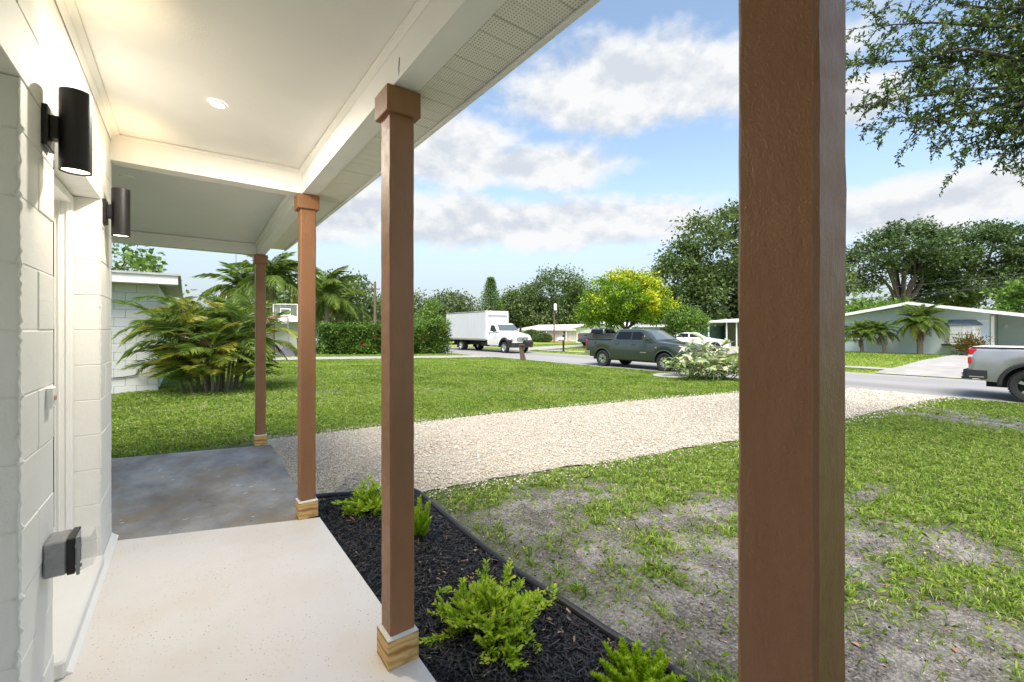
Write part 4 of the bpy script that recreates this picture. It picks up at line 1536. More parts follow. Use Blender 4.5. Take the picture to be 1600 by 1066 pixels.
def strap(ln, w, arch, mat):
    m, n = [], 7
    s = np.linspace(0, 1, n)
    V = []
    for q in s:
        ww_ = w * math.sin(min(1, .12 + q * .95) * math.pi) ** .8 * .5 + .004
        x = ln * (q * math.cos(.2) - .12 * arch * q * q)
        z = ln * (.9 * q * .5 - arch * .65 * q ** 2.2)
        V += [(x, -ww_, z + ww_ * .25), (x, 0, z), (x, ww_, z + ww_ * .25)]
    F = [(3 * i + j, 3 * i + j + 1, 3 * i + j + 4, 3 * i + j + 3) for i in range(n - 1) for j in (0, 1)]
    me = bpy.data.meshes.new('leaf')
    me.from_pydata(V, [], F)
    a = me.attributes.new('rnd', 'FLOAT', 'POINT')
    a.data.foreach_set('value', np.clip(rng.random() + .15 * rng.normal(size=len(V)), 0, 1).astype(np.float32))
    me.materials.append(mat)
    me.polygons.foreach_set('use_smooth', np.ones(len(F), bool))
    me.update()
    return me


SV = [strap(.42 + .25 * rng.random(), .09 + .05 * rng.random(), .3 + .8 * rng.random(), VAR) for _ in range(10)]
SG = [strap(.6 + .3 * rng.random(), .11, .3 + .5 * rng.random(), VARG) for _ in range(3)]
for i in range(40):
    az = rng.random() * 6.28
    e = .25 + 1.0 * rng.random()
    ln = .7 + .95 * rng.random()
    b = np.array([.35 * rng.normal(), .42 * rng.normal() - .35, 0])
    d = np.array([math.cos(az) * math.cos(e), math.sin(az) * math.cos(e), math.sin(e)])
    tip = b + d * ln
    MB().tube([b, b + d * ln * .5 + [0, 0, .06], tip], [.016, .013, .006], 5).obj('stalk', VAR, vp)
    green = i % 6 == 0
    for j in range(10):
        s = .25 + .75 * j / 9
        me = SG[rng.integers(3)] if green and j % 2 else SV[rng.integers(10)]
        k_ = .75 + .4 * rng.random()
        inst('leaf', me, vp, tuple(b + d * ln * s + [0, 0, .05]), (rng.normal() * .4, -.2 - .8 * rng.random() + .4, rng.random() * 6.28), (k_, k_, k_))
o = MB()
o.lathe([(.62, 0), (.62, .07), (.58, .10), (.0, .10)], 20, 'z')
c = o.obj('stone_disc', CONCRETE, None)
c.location = (14.9, 10.0, gzf(14.9, 10.0) - .01)
c.scale = (1, 1.1, 1)
tag(c, 'flat round concrete disc in the lawn before the pickup front wheel', 'stone')

# red and green bush and small palms before the pale blue house
palm('date_palm', 'largest shaggy small palm before the pale blue gable', 'palm', 39.4, 7.6, 1.9, DF, DFY, 54, 1.12, .14, group='small palms before the pale blue house', skirt=10, dead=DFB)
palm('date_palm', 'small leaning palm between two others by the pale blue wall', 'palm', 39.6, 9.5, 1.35, DF, DFY, 38, .85, .10, (.1, .3), 'small palms before the pale blue house', 4, DFB)
palm('date_palm', 'leftmost small palm with yellow tips by the pale blue wall', 'palm', 39.3, 10.7, 1.2, DF, DFY, 38, .9, .10, (0, .1), 'small palms before the pale blue house', 6, DFB)
CROTON = leafmat('croton_leaves', [(0, (.04, .08, .016)), (.5, (.12, .15, .025)), (.8, (.28, .10, .03)), (1, (.42, .24, .05))], .2, .45)
cb = thing('red_bush', 'red and green bush below the bay window', 'shrub', (39.7, 5.3, gzf(39.7, 5.3)))
n = 1300
P = rng.normal(size=(n, 3)) * [.30, .34, .30] + [0, 0, .62]
P[:, 2] = np.abs(P[:, 2])
leafobj('foliage', P, unit(P - [0, 0, .1] + rng.normal(size=(n, 3)) * .25), .14 + .08 * rng.random(n), np.full(n, .06), CROTON, cb)['kind'] = 'stuff'
MB().tube([(0, 0, 0), (0, 0, .5)], [.04, .02], 6).obj('stem', BARK, cb)
for (x, y, r, h, lab) in ((47.6, 59, 1.5, 1.9, 'dark rounded shrub under the white ranch house window'), (47.2, 55.3, 1.3, 1.3, 'low dark shrub beside the white ranch house porch')):
    b = thing('rounded_shrub', lab, 'shrub', (x, y, gzf(x, y)))
    n = 2600
    d = unit(rng.normal(size=(n, 3)))
    P = d * (.6 + .45 * rng.random((n, 1))) * [r, r, h * .55] + [0, 0, h * .5]
    P[:, 2] = np.maximum(P[:, 2], .02)
    leafobj('foliage', P, unit(d + rng.normal(size=(n, 3)) * .5), .22 + .1 * rng.random(n), np.full(n, .13), OAK, b)['kind'] = 'stuff'
    MB().tube([(0, 0, 0), (0, 0, h * .5)], [.06, .03], 6).obj('stem', BARK, b)

# ------------------------------------------------------------------ the near tree whose boughs hang into the picture at top right
SMALL = leafmat('small_oak_leaves', [(0, (.045, .075, .016)), (.45, (.08, .135, .026)), (.85, (.14, .21, .04)), (.97, (.18, .26, .05)), (1, (.30, .38, .08))], .3, .5)
nt_ = thing('shade_tree', 'near tree with small dark leaves hanging into the top right corner', 'tree', (10.6, -1.9, -.35))
base = np.array([10.6, -1.9, -.35])
m = MB()
fork = np.array([-.2, .3, 3.1])
m.tube([(0, 0, -.1), (.05, .1, 1.6), fork], [.26, .2, .17], 10)
P, D = [], []


def twig(p, d, ln, n):
    pts = [p]
    for i in range(5):
        d = unit(d + rng.normal(size=3) * .22 + np.array([0, 0, -.06]))
        pts.append(pts[-1] + d * ln / 5)
    pts = np.array(pts)
    m.tube(pts, np.linspace(.005, .0018, 6), 4, False)
    q = np.linspace(.05, 1, n) * 5
    pp = np.stack([np.interp(q, range(6), pts[:, c]) for c in range(3)], -1)
    for i in range(n):
        for _ in range(2):
            P.append(pp[i] + rng.normal(size=3) * .004)
            D.append(unit(d * .7 + rng.normal(size=3) * .75))
    return pts


TARGETS = [((6.75, 1.95, 4.72), .05), ((6.85, 1.85, 4.2), .05), ((7.0, 1.75, 5.2), .055), ((7.3, 1.5, 3.92), .05), ((7.4, 1.5, 4.7), .06), ((7.8, 1.2, 5.5), .06),
           ((7.7, 1.25, 4.2), .055), ((8.2, .8, 4.9), .06), ((8.2, .85, 3.85), .05), ((8.35, .75, 4.35), .06), ((8.05, .95, 3.62), .045), ((8.5, .6, 5.6), .06),
           ((8.9, .2, 4.4), .06), ((7.2, 1.7, 6.0), .06), ((8.0, 1.2, 6.3), .06), ((9.3, -.2, 3.9), .06), ((9.6, 1.0, 5.2), .06), ((11.5, .5, 6.0), .07), ((12, -2.5, 5.8), .07), ((10.4, -3.6, 5.6), .07)]
for (tg, r0) in TARGETS:
    c = np.array(tg) - base
    v = c - fork
    n = 9
    s = np.linspace(0, 1, n)[:, None]
    path = fork + v * s + np.array([0, 0, .55]) * np.sin(s * math.pi) * np.linalg.norm(v) * .25 + rng.normal(size=(n, 3)) * .05 * s * (1 - s) * 4
    m.tube(path, np.linspace(r0, .006, n), 6, False)
    for j in range(44):
        q = .38 + .62 * rng.random() ** .8
        p = np.array([np.interp(q * (n - 1), range(n), path[:, cc]) for cc in range(3)])
        dd = unit(unit(v) * .55 + rng.normal(size=3) * .7)
        ln = .18 + .42 * rng.random()
        pts = twig(p, dd, ln, 10)
        for _ in range(2):
            kk = rng.integers(1, 5)
            twig(pts[kk], unit(dd + rng.normal(size=3) * .7), .14 + .18 * rng.random(), 8)
# drooping sprays at the lower edge
for (x, y, z, ln, dirn) in ((8.25, .75, 3.75, .55, (.1, -.1, -1)), (8.45, .6, 3.7, .7, (.0, -.05, -1)), (7.9, 1.05, 3.65, .5, (-.5, .3, -.6)), (7.15, 1.6, 4.0, .45, (-.6, .4, -.4))):
    p = np.array([x, y, z]) - base
    for _ in range(3):
        pts = twig(p, unit(np.array(dirn) + rng.normal(size=3) * .15), ln * (.7 + .5 * rng.random()), 16)
        twig(pts[3], unit(np.array(dirn) + rng.normal(size=3) * .4), ln * .4, 10)
P, D = np.array(P), np.array(D)
L = .042 + .026 * rng.random(len(P))
leafobj('crown', P, D, L, L * .42, SMALL, nt_)['kind'] = 'stuff'
m.obj('trunk', BARK, nt_)
print('near tree leaves', len(P))


# ------------------------------------------------------------------ vehicles
def carpaint(name, c, metal=.35, rough=.28):
    k = NT(name)
    k.set(k.ramp(k.noise(3, 3), [(.3, tuple(v * .94 for v in c)), (.7, tuple(v * 1.05 for v in c))]), rough, metal, .5, .6)
    return k.m


GLASS = simple('dark_window_glass', (.006, .007, .008), .05, .1, spec=.4)
SHIELD = simple('windshield_glass', (.10, .12, .12), .05, .1, spec=1.0)
TYRE = simple('tyre_rubber', (.018, .018, .018), .85, .2, 30, .3, 60)
RIMDARK = simple('dark_rim', (.02, .02, .022), .4, metal=.6)
ALLOY = simple('bright_alloy', (.62, .63, .65), .28, .08, metal=.85)
CHROME = simple('chrome', (.72, .73, .75), .12, .05, metal=1)
BLACKPL = simple('black_plastic', (.02, .02, .021), .6, .2)
TAIL = simple('red_lamp_plastic', (.55, .015, .02), .2, .1)
LAMPW = simple('clear_headlamp', (.62, .64, .66), .12, .1, spec=.8)
AMBER = simple('amber_plastic', (.7, .25, .03), .3)
UNDER = simple('underbody_black', (.012, .012, .012), .9)


def loft(ys, prof):
    """prof(y) -> half profile [(x,z)...] from bottom to the middle of the top; mirrored, closed at both ends"""
    m = MB()
    rows = []
    for y in ys:
        h = prof(y)
        rows.append([(x, y, z) for x, z in h] + [(-x, y, z) for x, z in h[-2::-1]])
    n = len(rows[0])
    V = [p for r_ in rows for p in r_]
    F = [(i * n + k, i * n + k + 1, (i + 1) * n + k + 1, (i + 1) * n + k) for i in range(len(rows) - 1) for k in range(n - 1)]
    F += [tuple(range(n)), tuple((len(rows) - 1) * n + k for k in range(n))[::-1]]
    return m.add(V, F)


def ringloft(levels, n=10):
    """levels: (z, half width, y0, y1, corner radius) rounded rectangles stacked upwards and closed on top"""
    m = MB()
    V = []
    for (z, hw, y0, y1, cr) in levels:
        for (cx, cy, a0) in ((hw - cr, y1 - cr, 0), (-hw + cr, y1 - cr, 90), (-hw + cr, y0 + cr, 180), (hw - cr, y0 + cr, 270)):
            for k_ in range(n):
                a = R(a0 + 90 * k_ / (n - 1))
                V.append((cx + cr * math.cos(a), cy + cr * math.sin(a), z))
    q = 4 * n
    F = [(i * q + k_, i * q + (k_ + 1) % q, (i + 1) * q + (k_ + 1) % q, (i + 1) * q + k_) for i in range(len(levels) - 1) for k_ in range(q)]
    F.append(tuple((len(levels) - 1) * q + k_ for k_ in range(q)))
    return m.add(V, F)


def wheel(parent, x, y, r, w, side, style, lug=False):
    """side +1: outer face towards +X"""
    root = MB()
    pr = [(r * .60, -w * .42), (r * .68, -w * .5), (r * .92, -w * .5), (r * .985, -w * .38), (r, -w * .2), (r, w * .2), (r * .985, w * .38), (r * .92, w * .5), (r * .68, w * .5), (r * .60, w * .42)]
    ty = MB().lathe(pr, 44, 'x')
    ty.f = [f for f in ty.f if len(f) == 4]
    if lug:
        for k_ in range(40):
            for s in (-1, 1):
                a = k_ * 2 * math.pi / 40 + (.07 if s > 0 else 0)
                c, sn = math.cos(a), math.sin(a)
                v = []
                for rr_ in (r * .965, r * 1.018):
                    for xx in (s * w * .12, s * w * .50):
                        for da in (-.05, .05):
                            v.append((xx, rr_ * math.cos(a + da), rr_ * math.sin(a + da)))
                ty.add(v, [(0, 1, 3, 2), (4, 6, 7, 5), (0, 4, 5, 1), (2, 3, 7, 6), (0, 2, 6, 4), (1, 5, 7, 3)])
    o = bpy.data.objects.new('wheel', ty.mesh('wheel', TYRE, True))
    o.location = (x, y, r)
    if side < 0:
        o.rotation_euler = (0, 0, math.pi)
    link(o, parent)
    MB().lathe([(r * .62, -w * .1), (r * .62, w * .43), (r * .585, w * .43), (r * .56, w * .15), (0, w * .12)], 36, 'x').obj('rim', RIMDARK if style != 'steel' else ALLOY, o, True)
    sp = MB()
    ns = {'split': 6, 'five': 5, 'steel': 0}[style]
    for k_ in range(ns):
        a = k_ * 2 * math.pi / ns + .2
        for da in ((-.17, .17) if style == 'split' else (0,)):
            p = []
            for rr_, ww_, aa in ((r * .14, .035, 0), (r * .36, .03, da * .8), (r * .585, .045, da * 1.5)):
                c, sn = math.cos(a + aa), math.sin(a + aa)
                for s in (-1, 1):
                    p.append((w * (.40 - .08 * (rr_ < r * .2)), rr_ * c - s * ww_ * sn, rr_ * sn + s * ww_ * c))
            b = [(q[0] - .04, q[1], q[2]) for q in p]
            sp.add(p + b, [(0, 1, 3, 2), (2, 3, 5, 4), (0, 2, 8, 6), (2, 4, 10, 8), (1, 7, 9, 3), (3, 9, 11, 5)])
    if ns:
        sp.obj('spokes', ALLOY, o)
    else:
        for k_ in range(8):
            a = k_ * .785
            MB().lathe([(.022, w * .12), (.022, w * .2), (0, w * .2)], 8, 'x', (0, r * .3 * math.cos(a), r * .3 * math.sin(a))).obj('lug_nut', CHROME, o)
    MB().lathe([(r * .13, w * .14), (r * .13, w * .40), (r * .09, w * .44), (0, w * .44)], 16, 'x').obj('hub_cap', RIMDARK if ns else ALLOY, o, True)
    return o


def side_panel(parent, name, poly, xf, mat, off=.006, th=.012):
    """a flat pane or plate that follows the car's side; poly in (y,z); both sides are made"""
    for s in (1, -1):
        m = MB()
        n = len(poly)
        V = [(s * (xf(y, z) + off), y, z) for y, z in poly] + [(s * (xf(y, z) + off - th), y, z) for y, z in poly]
        m.add(V, [tuple(range(n)), tuple(range(n, 2 * n))[::-1]] + [(i, n + i, n + (i + 1) % n, (i + 1) % n) for i in range(n)])
        m.obj(name, mat, parent)


def pickup(label, loc, rz, paint, group, detail=True, flare=False, lug=False, style='split', L=5.85, WB=3.67, rwheel=.42, taillong=False, tarp=None, black_bumper=False):
    t = thing('pickup_truck', label, 'pickup truck', loc, rz, group)
    yf = .98
    yr = yf + WB
    AR = rwheel + .105

    def prof(y):
        hw = 1.0 * min(1, .80 + .2 * math.sin(min(1, max(0, y / .45)) * math.pi / 2)) * min(1, .945 + .055 * min(1, max(0, (L - y) / .12)))
        zt = np.interp(y, [0, .06, .22, .5, 1.2, 1.5, 3.98, 4.0, L - .02, L], [1.02, 1.12, 1.19, 1.24, 1.31, 1.33, 1.33, 1.38, 1.40, 1.38])
        zb = np.interp(y, [0, .3, yf + AR, yr - AR, L - .35, L], [.50, .44, .42, .42, .5, .62])
        for yw in (yf, yr):
            dy_ = abs(y - yw)
            if dy_ < AR:
                zb = max(zb, rwheel + math.sqrt(AR * AR - dy_ * dy_))
        out = []
        for s, q in ((0, .955), (.1, .975), (.3, .995), (.5, 1.0), (.66, .998), (.74, .985), (.86, .975), (.95, .955), (1.0, .92)):
            out.append((hw * q, zb + (zt - zb) * s))
        bedflat = y > 4.05
        out.append((hw * .88, zt + (.0 if bedflat else .012)))
        out.append((hw * .5, zt + (.0 if bedflat else .035)))
        out.append((0, zt + (.0 if bedflat else .042)))
        return out
    ys = sorted(set(list(np.linspace(0, .6, 14)) + list(np.linspace(.6, L, 110)) + [yw + s * AR * q for yw in (yf, yr) for s in (-1, 1) for q in (1, .985, .95, .88)] + [L - .1, L - .05, L - .02]))
    body = loft(ys, prof).obj('body', paint, t, True)
    # cab
    lv = [(1.30, .955, 1.28, 4.0, .12), (1.38, .945, 1.40, 3.99, .14), (1.80, .79, 2.06, 3.86, .16), (1.87, .755, 2.22, 3.80, .18), (1.915, .69, 2.42, 3.70, .2), (1.935, .55, 2.62, 3.5, .2), (1.94, .2, 2.9, 3.2, .1)]
    cab = ringloft(lv).obj('cab', paint, t, True)

    def cx(y, z):
        return float(np.interp(z, [1.30, 1.38, 1.80, 1.87], [.955, .945, .79, .755]))
    side_panel(cab, 'window', [(1.86, 1.41), (2.80, 1.41), (2.80, 1.79), (2.40, 1.79), (2.22, 1.70)], cx, GLASS)
    side_panel(cab, 'window', [(2.90, 1.41), (3.70, 1.41), (3.78, 1.50), (3.66, 1.79), (2.90, 1.79)], cx, GLASS)
    side_panel(cab, 'pillar_trim', [(2.81, 1.40), (2.89, 1.40), (2.89, 1.80), (2.81, 1.80)], cx, BLACKPL, .005)
    ws = MB()
    f0, f1 = np.array([.84, 1.445, 1.41]), np.array([.70, 2.155, 1.835])
    nrm = unit(np.array([0, -(f1[2] - f0[2]), f1[1] - f0[1]])) * .008
    V = []
    for q in np.linspace(0, 1, 5):
        p = f0 * (1 - q) + f1 * q
        for xx in np.linspace(-1, 1, 9):
            V.append((xx * p[0], p[1] - .02 + .045 * xx * xx, p[2] + .015 - .012 * xx * xx))
    ws.add([np.array(v) + nrm for v in V], [(i * 9 + j, i * 9 + j + 1, i * 9 + j + 10, i * 9 + j + 9) for i in range(4) for j in range(8)])
    ws.obj('windshield', SHIELD, cab, True)
    MB().add([(-.72, 4.0, 1.42), (.72, 4.0, 1.42), (.62, 3.885, 1.80), (-.62, 3.885, 1.80)], [(0, 1, 2, 3)]).obj('rear_window', GLASS, cab)
    for s in (-1, 1):
        MB().tube([(s * .1, 1.47, 1.43), (s * .62, 1.53, 1.47)], [.012, .008], 5).obj('wiper', BLACKPL, cab)

    def bx(y, z):
        pr = prof(y)
        zs = [p[1] for p in pr[:9]]
        return float(np.interp(z, zs, [p[0] for p in pr[:9]]))
    # door seams and the gap between cab and bed
    for yy, za, zb in ((1.63, .5, 1.36), (2.85, .46, 1.37), (3.86, .98 if False else .62, 1.36), (4.0, .46, 1.42)):
        side_panel(body, 'panel_gap', [(yy - .008, za), (yy + .008, za), (yy + .008, (za + zb) / 2), (yy + .008, zb), (yy - .008, zb), (yy - .008, (za + zb) / 2)], bx, DARK, .003)
    side_panel(body, 'panel_gap', [(1.63, .455), (2.6, .455), (3.8, .455), (3.8, .47), (2.6, .47), (1.63, .47)], bx, DARK, .003)
    for yy in (2.66, 3.68):
        for s in (-1, 1):
            MB().cbox(s * 1.005 - .018, s * 1.005 + .018, yy - .1, yy + .1, 1.19, 1.225, .008).obj('door_handle', paint, body)
    side_panel(body, 'badge', [(1.95, .80), (2.28, .80), (2.28, .845), (1.95, .845)], bx, ALLOY, .005)
    side_panel(body, 'badge', [(1.36, 1.04), (1.46, 1.04), (1.46, 1.09), (1.36, 1.09)], bx, ALLOY, .005)
    for s in (-1, 1):                          # mirrors
        mr = MB().cbox(s * 1.16 - .11, s * 1.16 + .11, 1.80, 1.95, 1.36, 1.62, .03).obj('mirror', BLACKPL if not detail else paint, t)
        MB().box(s * 1.16 - .09, s * 1.16 + .09, 1.951, 1.956, 1.39, 1.59).obj('mirror_glass', CHROME, mr)
        MB().tube([(s * .93, 1.90, 1.40), (s * 1.08, 1.88, 1.40)], .028, 6).obj('mirror_arm', BLACKPL, mr)
    # wheel arch trims
    for yw in (yf, yr):
        for s in (-1, 1):
            m = MB()
            V = []
            w_ = .085 if flare else .05
            a_ = np.linspace(-.02, math.pi + .02, 26)
            for a in a_:
                for rr_, ox in ((AR + w_, .004), (AR + w_ * .6, .035 if flare else .018), (AR - .005, .035 if flare else .02), (AR - .01, -.06)):
                    y, z = yw + rr_ * math.cos(a), rwheel + rr_ * math.sin(a)
                    V.append((s * (bx(min(max(y, 0.02), L - .02), max(z, rwheel + .56 * 0)) * 0 + np.interp(y, [0, .3, .6, L - .1, L], [.86, .965, .99, .99, .95]) + ox), y, z))
            F = [(i * 4 + k_, i * 4 + k_ + 1, i * 4 + 5 + k_, i * 4 + 4 + k_) for i in range(len(a_) - 1) for k_ in range(3)]
            m.add(V, F).obj('wheel_arch', BLACKPL if flare else paint, t, True)
    MB().box(-.66, .66, .35, L - .3, .34, .80).obj('chassis', UNDER, t)
    m = MB()
    for yw in (yf, yr):
        m.box(-.93, .93, yw - AR - .06, yw + AR + .06, rwheel + AR + .005, 1.0)
    for yw in (yf, yr):
        m2 = MB().box(-.70, .70, yw - AR, yw + AR, .40, .99)
        m2.obj('wheel_well', UNDER, t)
        MB().box(-.93, .93, yw - AR - .02, yw + AR + .02, rwheel + AR + .004, 1.01).obj('wheel_well', UNDER, t)
    for yw in (yf, yr):
        for s in (-1, 1):
            wheel(t, s * .86, yw, rwheel, .28, s, style, lug)
    # lamps and bumpers
    for s in (-1, 1):
        hl = MB().prism([(s * .60, .06), (s * .84, .09), (s * .955, .34), (s * .90, .34), (s * .60, .2)], 'z', .93, 1.07)
        hl.v = [(x, y - .03, z) for x, y, z in hl.v]
        hl.obj('headlight', LAMPW, t)
        tl = MB()
        if taillong:
            tl.cbox(s * .885 - .085, s * .885 + .085, L - .17, L + .012, 1.20, 1.365, .02)
            tl.obj('taillight', TAIL, t)
            MB().cbox(s * .905 - .068, s * .905 + .068, L - .11, L + .014, .95, 1.135, .02).obj('taillight', TAIL, t)
            MB().cbox(s * .90 - .072, s * .90 + .072, L - .085, L + .010, 1.138, 1.197, .005).obj('reversing_light', LAMPW, t)
        else:
            tl.cbox(s * .90 - .07, s * .90 + .07, L - .10, L + .012, .93, 1.34, .02)
            tl.obj('taillight', TAIL, t)
    MB().prism([(-.62, -.005), (-.3, -.035), (.3, -.035), (.62, -.005), (.62, .12), (-.62, .12)], 'z', .72, 1.08).obj('grille', BLACKPL, t)
    for k_ in range(3):
        MB().prism([(-.6, -.02), (-.3, -.05), (.3, -.05), (.6, -.02), (.6, .0), (-.6, .0)], 'z', .78 + k_ * .1, .80 + k_ * .1).obj('grille_bar', BLACKPL if black_bumper else ALLOY, t)
    bmp = MB().prism([(-1.0, .36), (-.985, .12), (-.8, -.05), (-.3, -.12), (.3, -.12), (.8, -.05), (.985, .12), (1.0, .36), (.7, .3), (-.7, .3)], 'z', .50, .72).obj('front_bumper', BLACKPL if black_bumper else CHROME, t)
    MB().prism([(-.96, .34), (-.95, .13), (-.8, .0), (.8, .0), (.95, .13), (.96, .34)], 'z', .36, .498).obj('air_dam', BLACKPL, t)
    MB().cbox(-.62, -.42, -.095, -.02, .53, .66, .02).obj('fog_lamp', BLACKPL, bmp)
    MB().cbox(.42, .62, -.095, -.02, .53, .66, .02).obj('fog_lamp', BLACKPL, bmp)
    rb = MB().prism([(-1.0, L - .36), (-1.0, L + .02), (-.9, L + .11), (.9, L + .11), (1.0, L + .02), (1.0, L - .36), (.9, L - .2), (-.9, L - .2)], 'z', .56, .79).obj('rear_bumper', BLACKPL if black_bumper else CHROME, t)
    side_panel(rb, 'bumper_strip', [(L - .3, .60), (L - .02, .60), (L - .02, .625), (L - .3, .625)], lambda y, z: 1.0, ALLOY, .004)
    MB().box(-.62, .62, L + .001, L + .008, .86, 1.33).obj('tailgate_panel', paint, t)
    MB().cbox(-.14, .14, L + .008, L + .02, 1.16, 1.24, .004).obj('tailgate_handle', BLACKPL, t)
    MB().tube([(0, L + .05, .50), (0, L + .27, .50)], .032, 8).obj('tow_hitch', BLACKPL, t)
    MB().lathe([(.012, .50), (.012, .58), (.026, .60), (.03, .625), (.018, .65), (0, .652)], 12, 'z', (0, L + .25, 0)).obj('tow_ball', CHROME, t, True)
    # bed cover and rails
    MB().cbox(-.86, .86, 4.08, L - .06, 1.39, 1.422, .012).obj('bed_cover', tarp or BLACKPL, t)
    for s in (-1, 1):
        MB().cbox(s * .915 - .05, s * .915 + .05, 4.06, L - .05, 1.3995, 1.415, .006).obj('bed_rail', BLACKPL, t)
    return t


DKGREEN = carpaint('dark_green_grey_paint', (.055, .068, .060), .4, .22)
SILVER = carpaint('silver_paint', (.36, .37, .38), .55, .30)
GREYP = carpaint('grey_paint', (.20, .21, .23), .4, .3)
WHITEP = simple('white_vehicle_paint', (.80, .80, .80), .35, .04, 2, coat=.4)
pickup('dark green crew cab pickup truck parked at the kerb behind the pale clump', (18.25, 10.95, -.505), 0, DKGREEN, None)
pickup('silver pickup truck cut off by the right picture edge', (18.2, -3.52, -.505), 0, SILVER, None, True, True, True, 'five', 5.85, 3.72, .43, True, simple('bed_cover_painted_sheen', (.62, .63, .64), .45), True)  # pale reflection on the bed cover is put into its colour
pickup('grey pickup truck parked in the drive beyond the dark green one', (37.5, 31.6, -.36), R(98), GREYP, None, False, False, False, 'five')


def sedan(label, loc, rz, paint):
    t = thing('sedan', label, 'car', loc, rz)
    L, yf, yr, rw = 4.7, .9, 3.65, .33
    AR = .40

    def prof(y):
        hw = .91 * min(1, .78 + .22 * math.sin(min(1, max(0, y / .6)) * math.pi / 2)) * min(1, .85 + .15 * math.sin(min(1, max(0, (L - y) / .4)) * math.pi / 2))
        zt = np.interp(y, [0, .1, .4, 1.3, 1.6, 3.6, 4.4, L], [.62, .72, .80, .93, .97, 1.0, .98, .84])
        zb = .26
        for yw in (yf, yr):
            if abs(y - yw) < AR:
                zb = max(zb, rw + math.sqrt(AR ** 2 - (y - yw) ** 2) - .05)
        o_ = [(hw * q, zb + (zt - zb) * s) for s, q in ((0, .95), (.2, .985), (.5, 1), (.75, .985), (.95, .94), (1, .88))]
        return o_ + [(hw * .5, zt + .03), (0, zt + .04)]
    ys = sorted(set(list(np.linspace(0, L, 80)) + [yw + s * AR * q for yw in (yf, yr) for s in (-1, 1) for q in (1, .97, .9)]))
    body = loft(ys, prof).obj('body', paint, t, True)
    cab = ringloft([(.92, .84, 1.3, 4.3, .15), (1.0, .82, 1.45, 4.18, .2), (1.33, .66, 2.1, 3.6, .2), (1.40, .58, 2.3, 3.4, .2), (1.43, .4, 2.5, 3.2, .2)]).obj('cab', paint, t, True)
    cx = lambda y, z: float(np.interp(z, [1.0, 1.33], [.82, .66]))
    side_panel(cab, 'window', [(1.9, 1.03), (2.75, 1.03), (2.72, 1.32), (2.25, 1.32)], cx, GLASS)
    side_panel(cab, 'window', [(2.82, 1.03), (3.75, 1.03), (3.45, 1.32), (2.82, 1.32)], cx, GLASS)
    MB().add([(-.66, 1.52, 1.04), (.66, 1.52, 1.04), (.54, 2.07, 1.345), (-.54, 2.07, 1.345)], [(0, 1, 2, 3)]).obj('windshield', SHIELD, cab)
    MB().box(-.55, .55, .3, 4.4, .22, .6).obj('chassis', UNDER, t)
    for yw in (yf, yr):
        for s in (-1, 1):
            wheel(t, s * .78, yw, rw, .22, s, 'five')
    for s in (-1, 1):
        MB().cbox(s * .66 - .14, s * .66 + .14, .02, .2, .60, .72, .02).obj('headlight', LAMPW, t)
        MB().cbox(s * .62 - .14, s * .62 + .14, 4.6, 4.71, .72, .86, .02).obj('taillight', TAIL, t)
        MB().cbox(s * .95 - .09, s * .95 + .09, 1.75, 1.87, .98, 1.1, .02).obj('mirror', paint, t)


sedan('white sedan half hidden behind the pale variegated clump', (33.2, 17.2, gzf(33.2, 17.2) + .05), R(20), WHITEP)

# box truck
bt = thing('box_truck', 'white delivery box truck with black bumper parked across the street', 'truck', (21.62, 0, -.50))
BOXW = simple('white_box_panel', (.62, .635, .66), .5, .05, 1.2)
ZB0, ZB1, Y0b, Y1b = 1.02, 3.52, 31.5, 38.55
cargo = MB().cbox(-1.2, 1.2, Y0b, Y1b, ZB0, ZB1, .03).obj('cargo_box', BOXW, bt)
for s in (-1, 1):
    MB().cbox(s * 1.205 - .012, s * 1.205 + .012, Y0b + .02, Y1b - .02, ZB0 - .03, ZB0 + .11, .004).obj('rub_rail', ALLOY, cargo)
    MB().cbox(s * 1.205 - .01, s * 1.205 + .01, Y0b + .02, Y1b - .02, ZB1 - .11, ZB1 - .01, .004).obj('top_rail', ALLOY, cargo)
    for yy in (Y0b + .05, Y1b - .05):
        MB().cbox(s * 1.206 - .008, s * 1.206 + .008, yy - .05, yy + .05, ZB0 + .115, ZB1 - .115, .003).obj('corner_post', BOXW, cargo)
    for k_ in range(11):
        yy = Y0b + .62 + k_ * .6
        MB().box(s * 1.2 - .0, s * 1.2 + s * .004, yy - .006, yy + .006, ZB0 + .12, ZB1 - .12).obj('panel_rib', ALLOY, cargo)
MB().cbox(-1.05, 1.05, Y0b - .012, Y0b + .01, ZB1 - .95, ZB1 - .12, .01).obj('front_panel', BOXW, cargo)
fy = Y0b - 3.55        # nose of the truck
def tprof(y):
    q = y - fy
    hw = np.interp(q, [0, .12, .4, 1.5, 1.9, 3.45], [.86, .95, 1.02, 1.06, 1.10, 1.10])
    zt = np.interp(q, [0, .06, .3, 1.5, 1.9, 3.45], [1.28, 1.40, 1.50, 1.70, 1.76, 1.76])
    zb = np.interp(q, [0, .5, 3.45], [.72, .62, .62])
    dy_ = abs(q - 1.05)
    if dy_ < .62:
        zb = max(zb, .50 + math.sqrt(.62 ** 2 - dy_ ** 2))
    o_ = [(hw * w_, zb + (zt - zb) * s) for s, w_ in ((0, .97), (.2, 1), (.6, 1), (.85, .97), (.96, .92), (1, .84))]
    return o_ + [(hw * .5, zt + .05), (0, zt + .07)]
hood = loft([fy + v for v in sorted(set(list(np.linspace(0, 3.45, 60)) + [.43, .45, 1.65, 1.67]))], tprof).obj('hood_and_doors', WHITEP, bt, True)
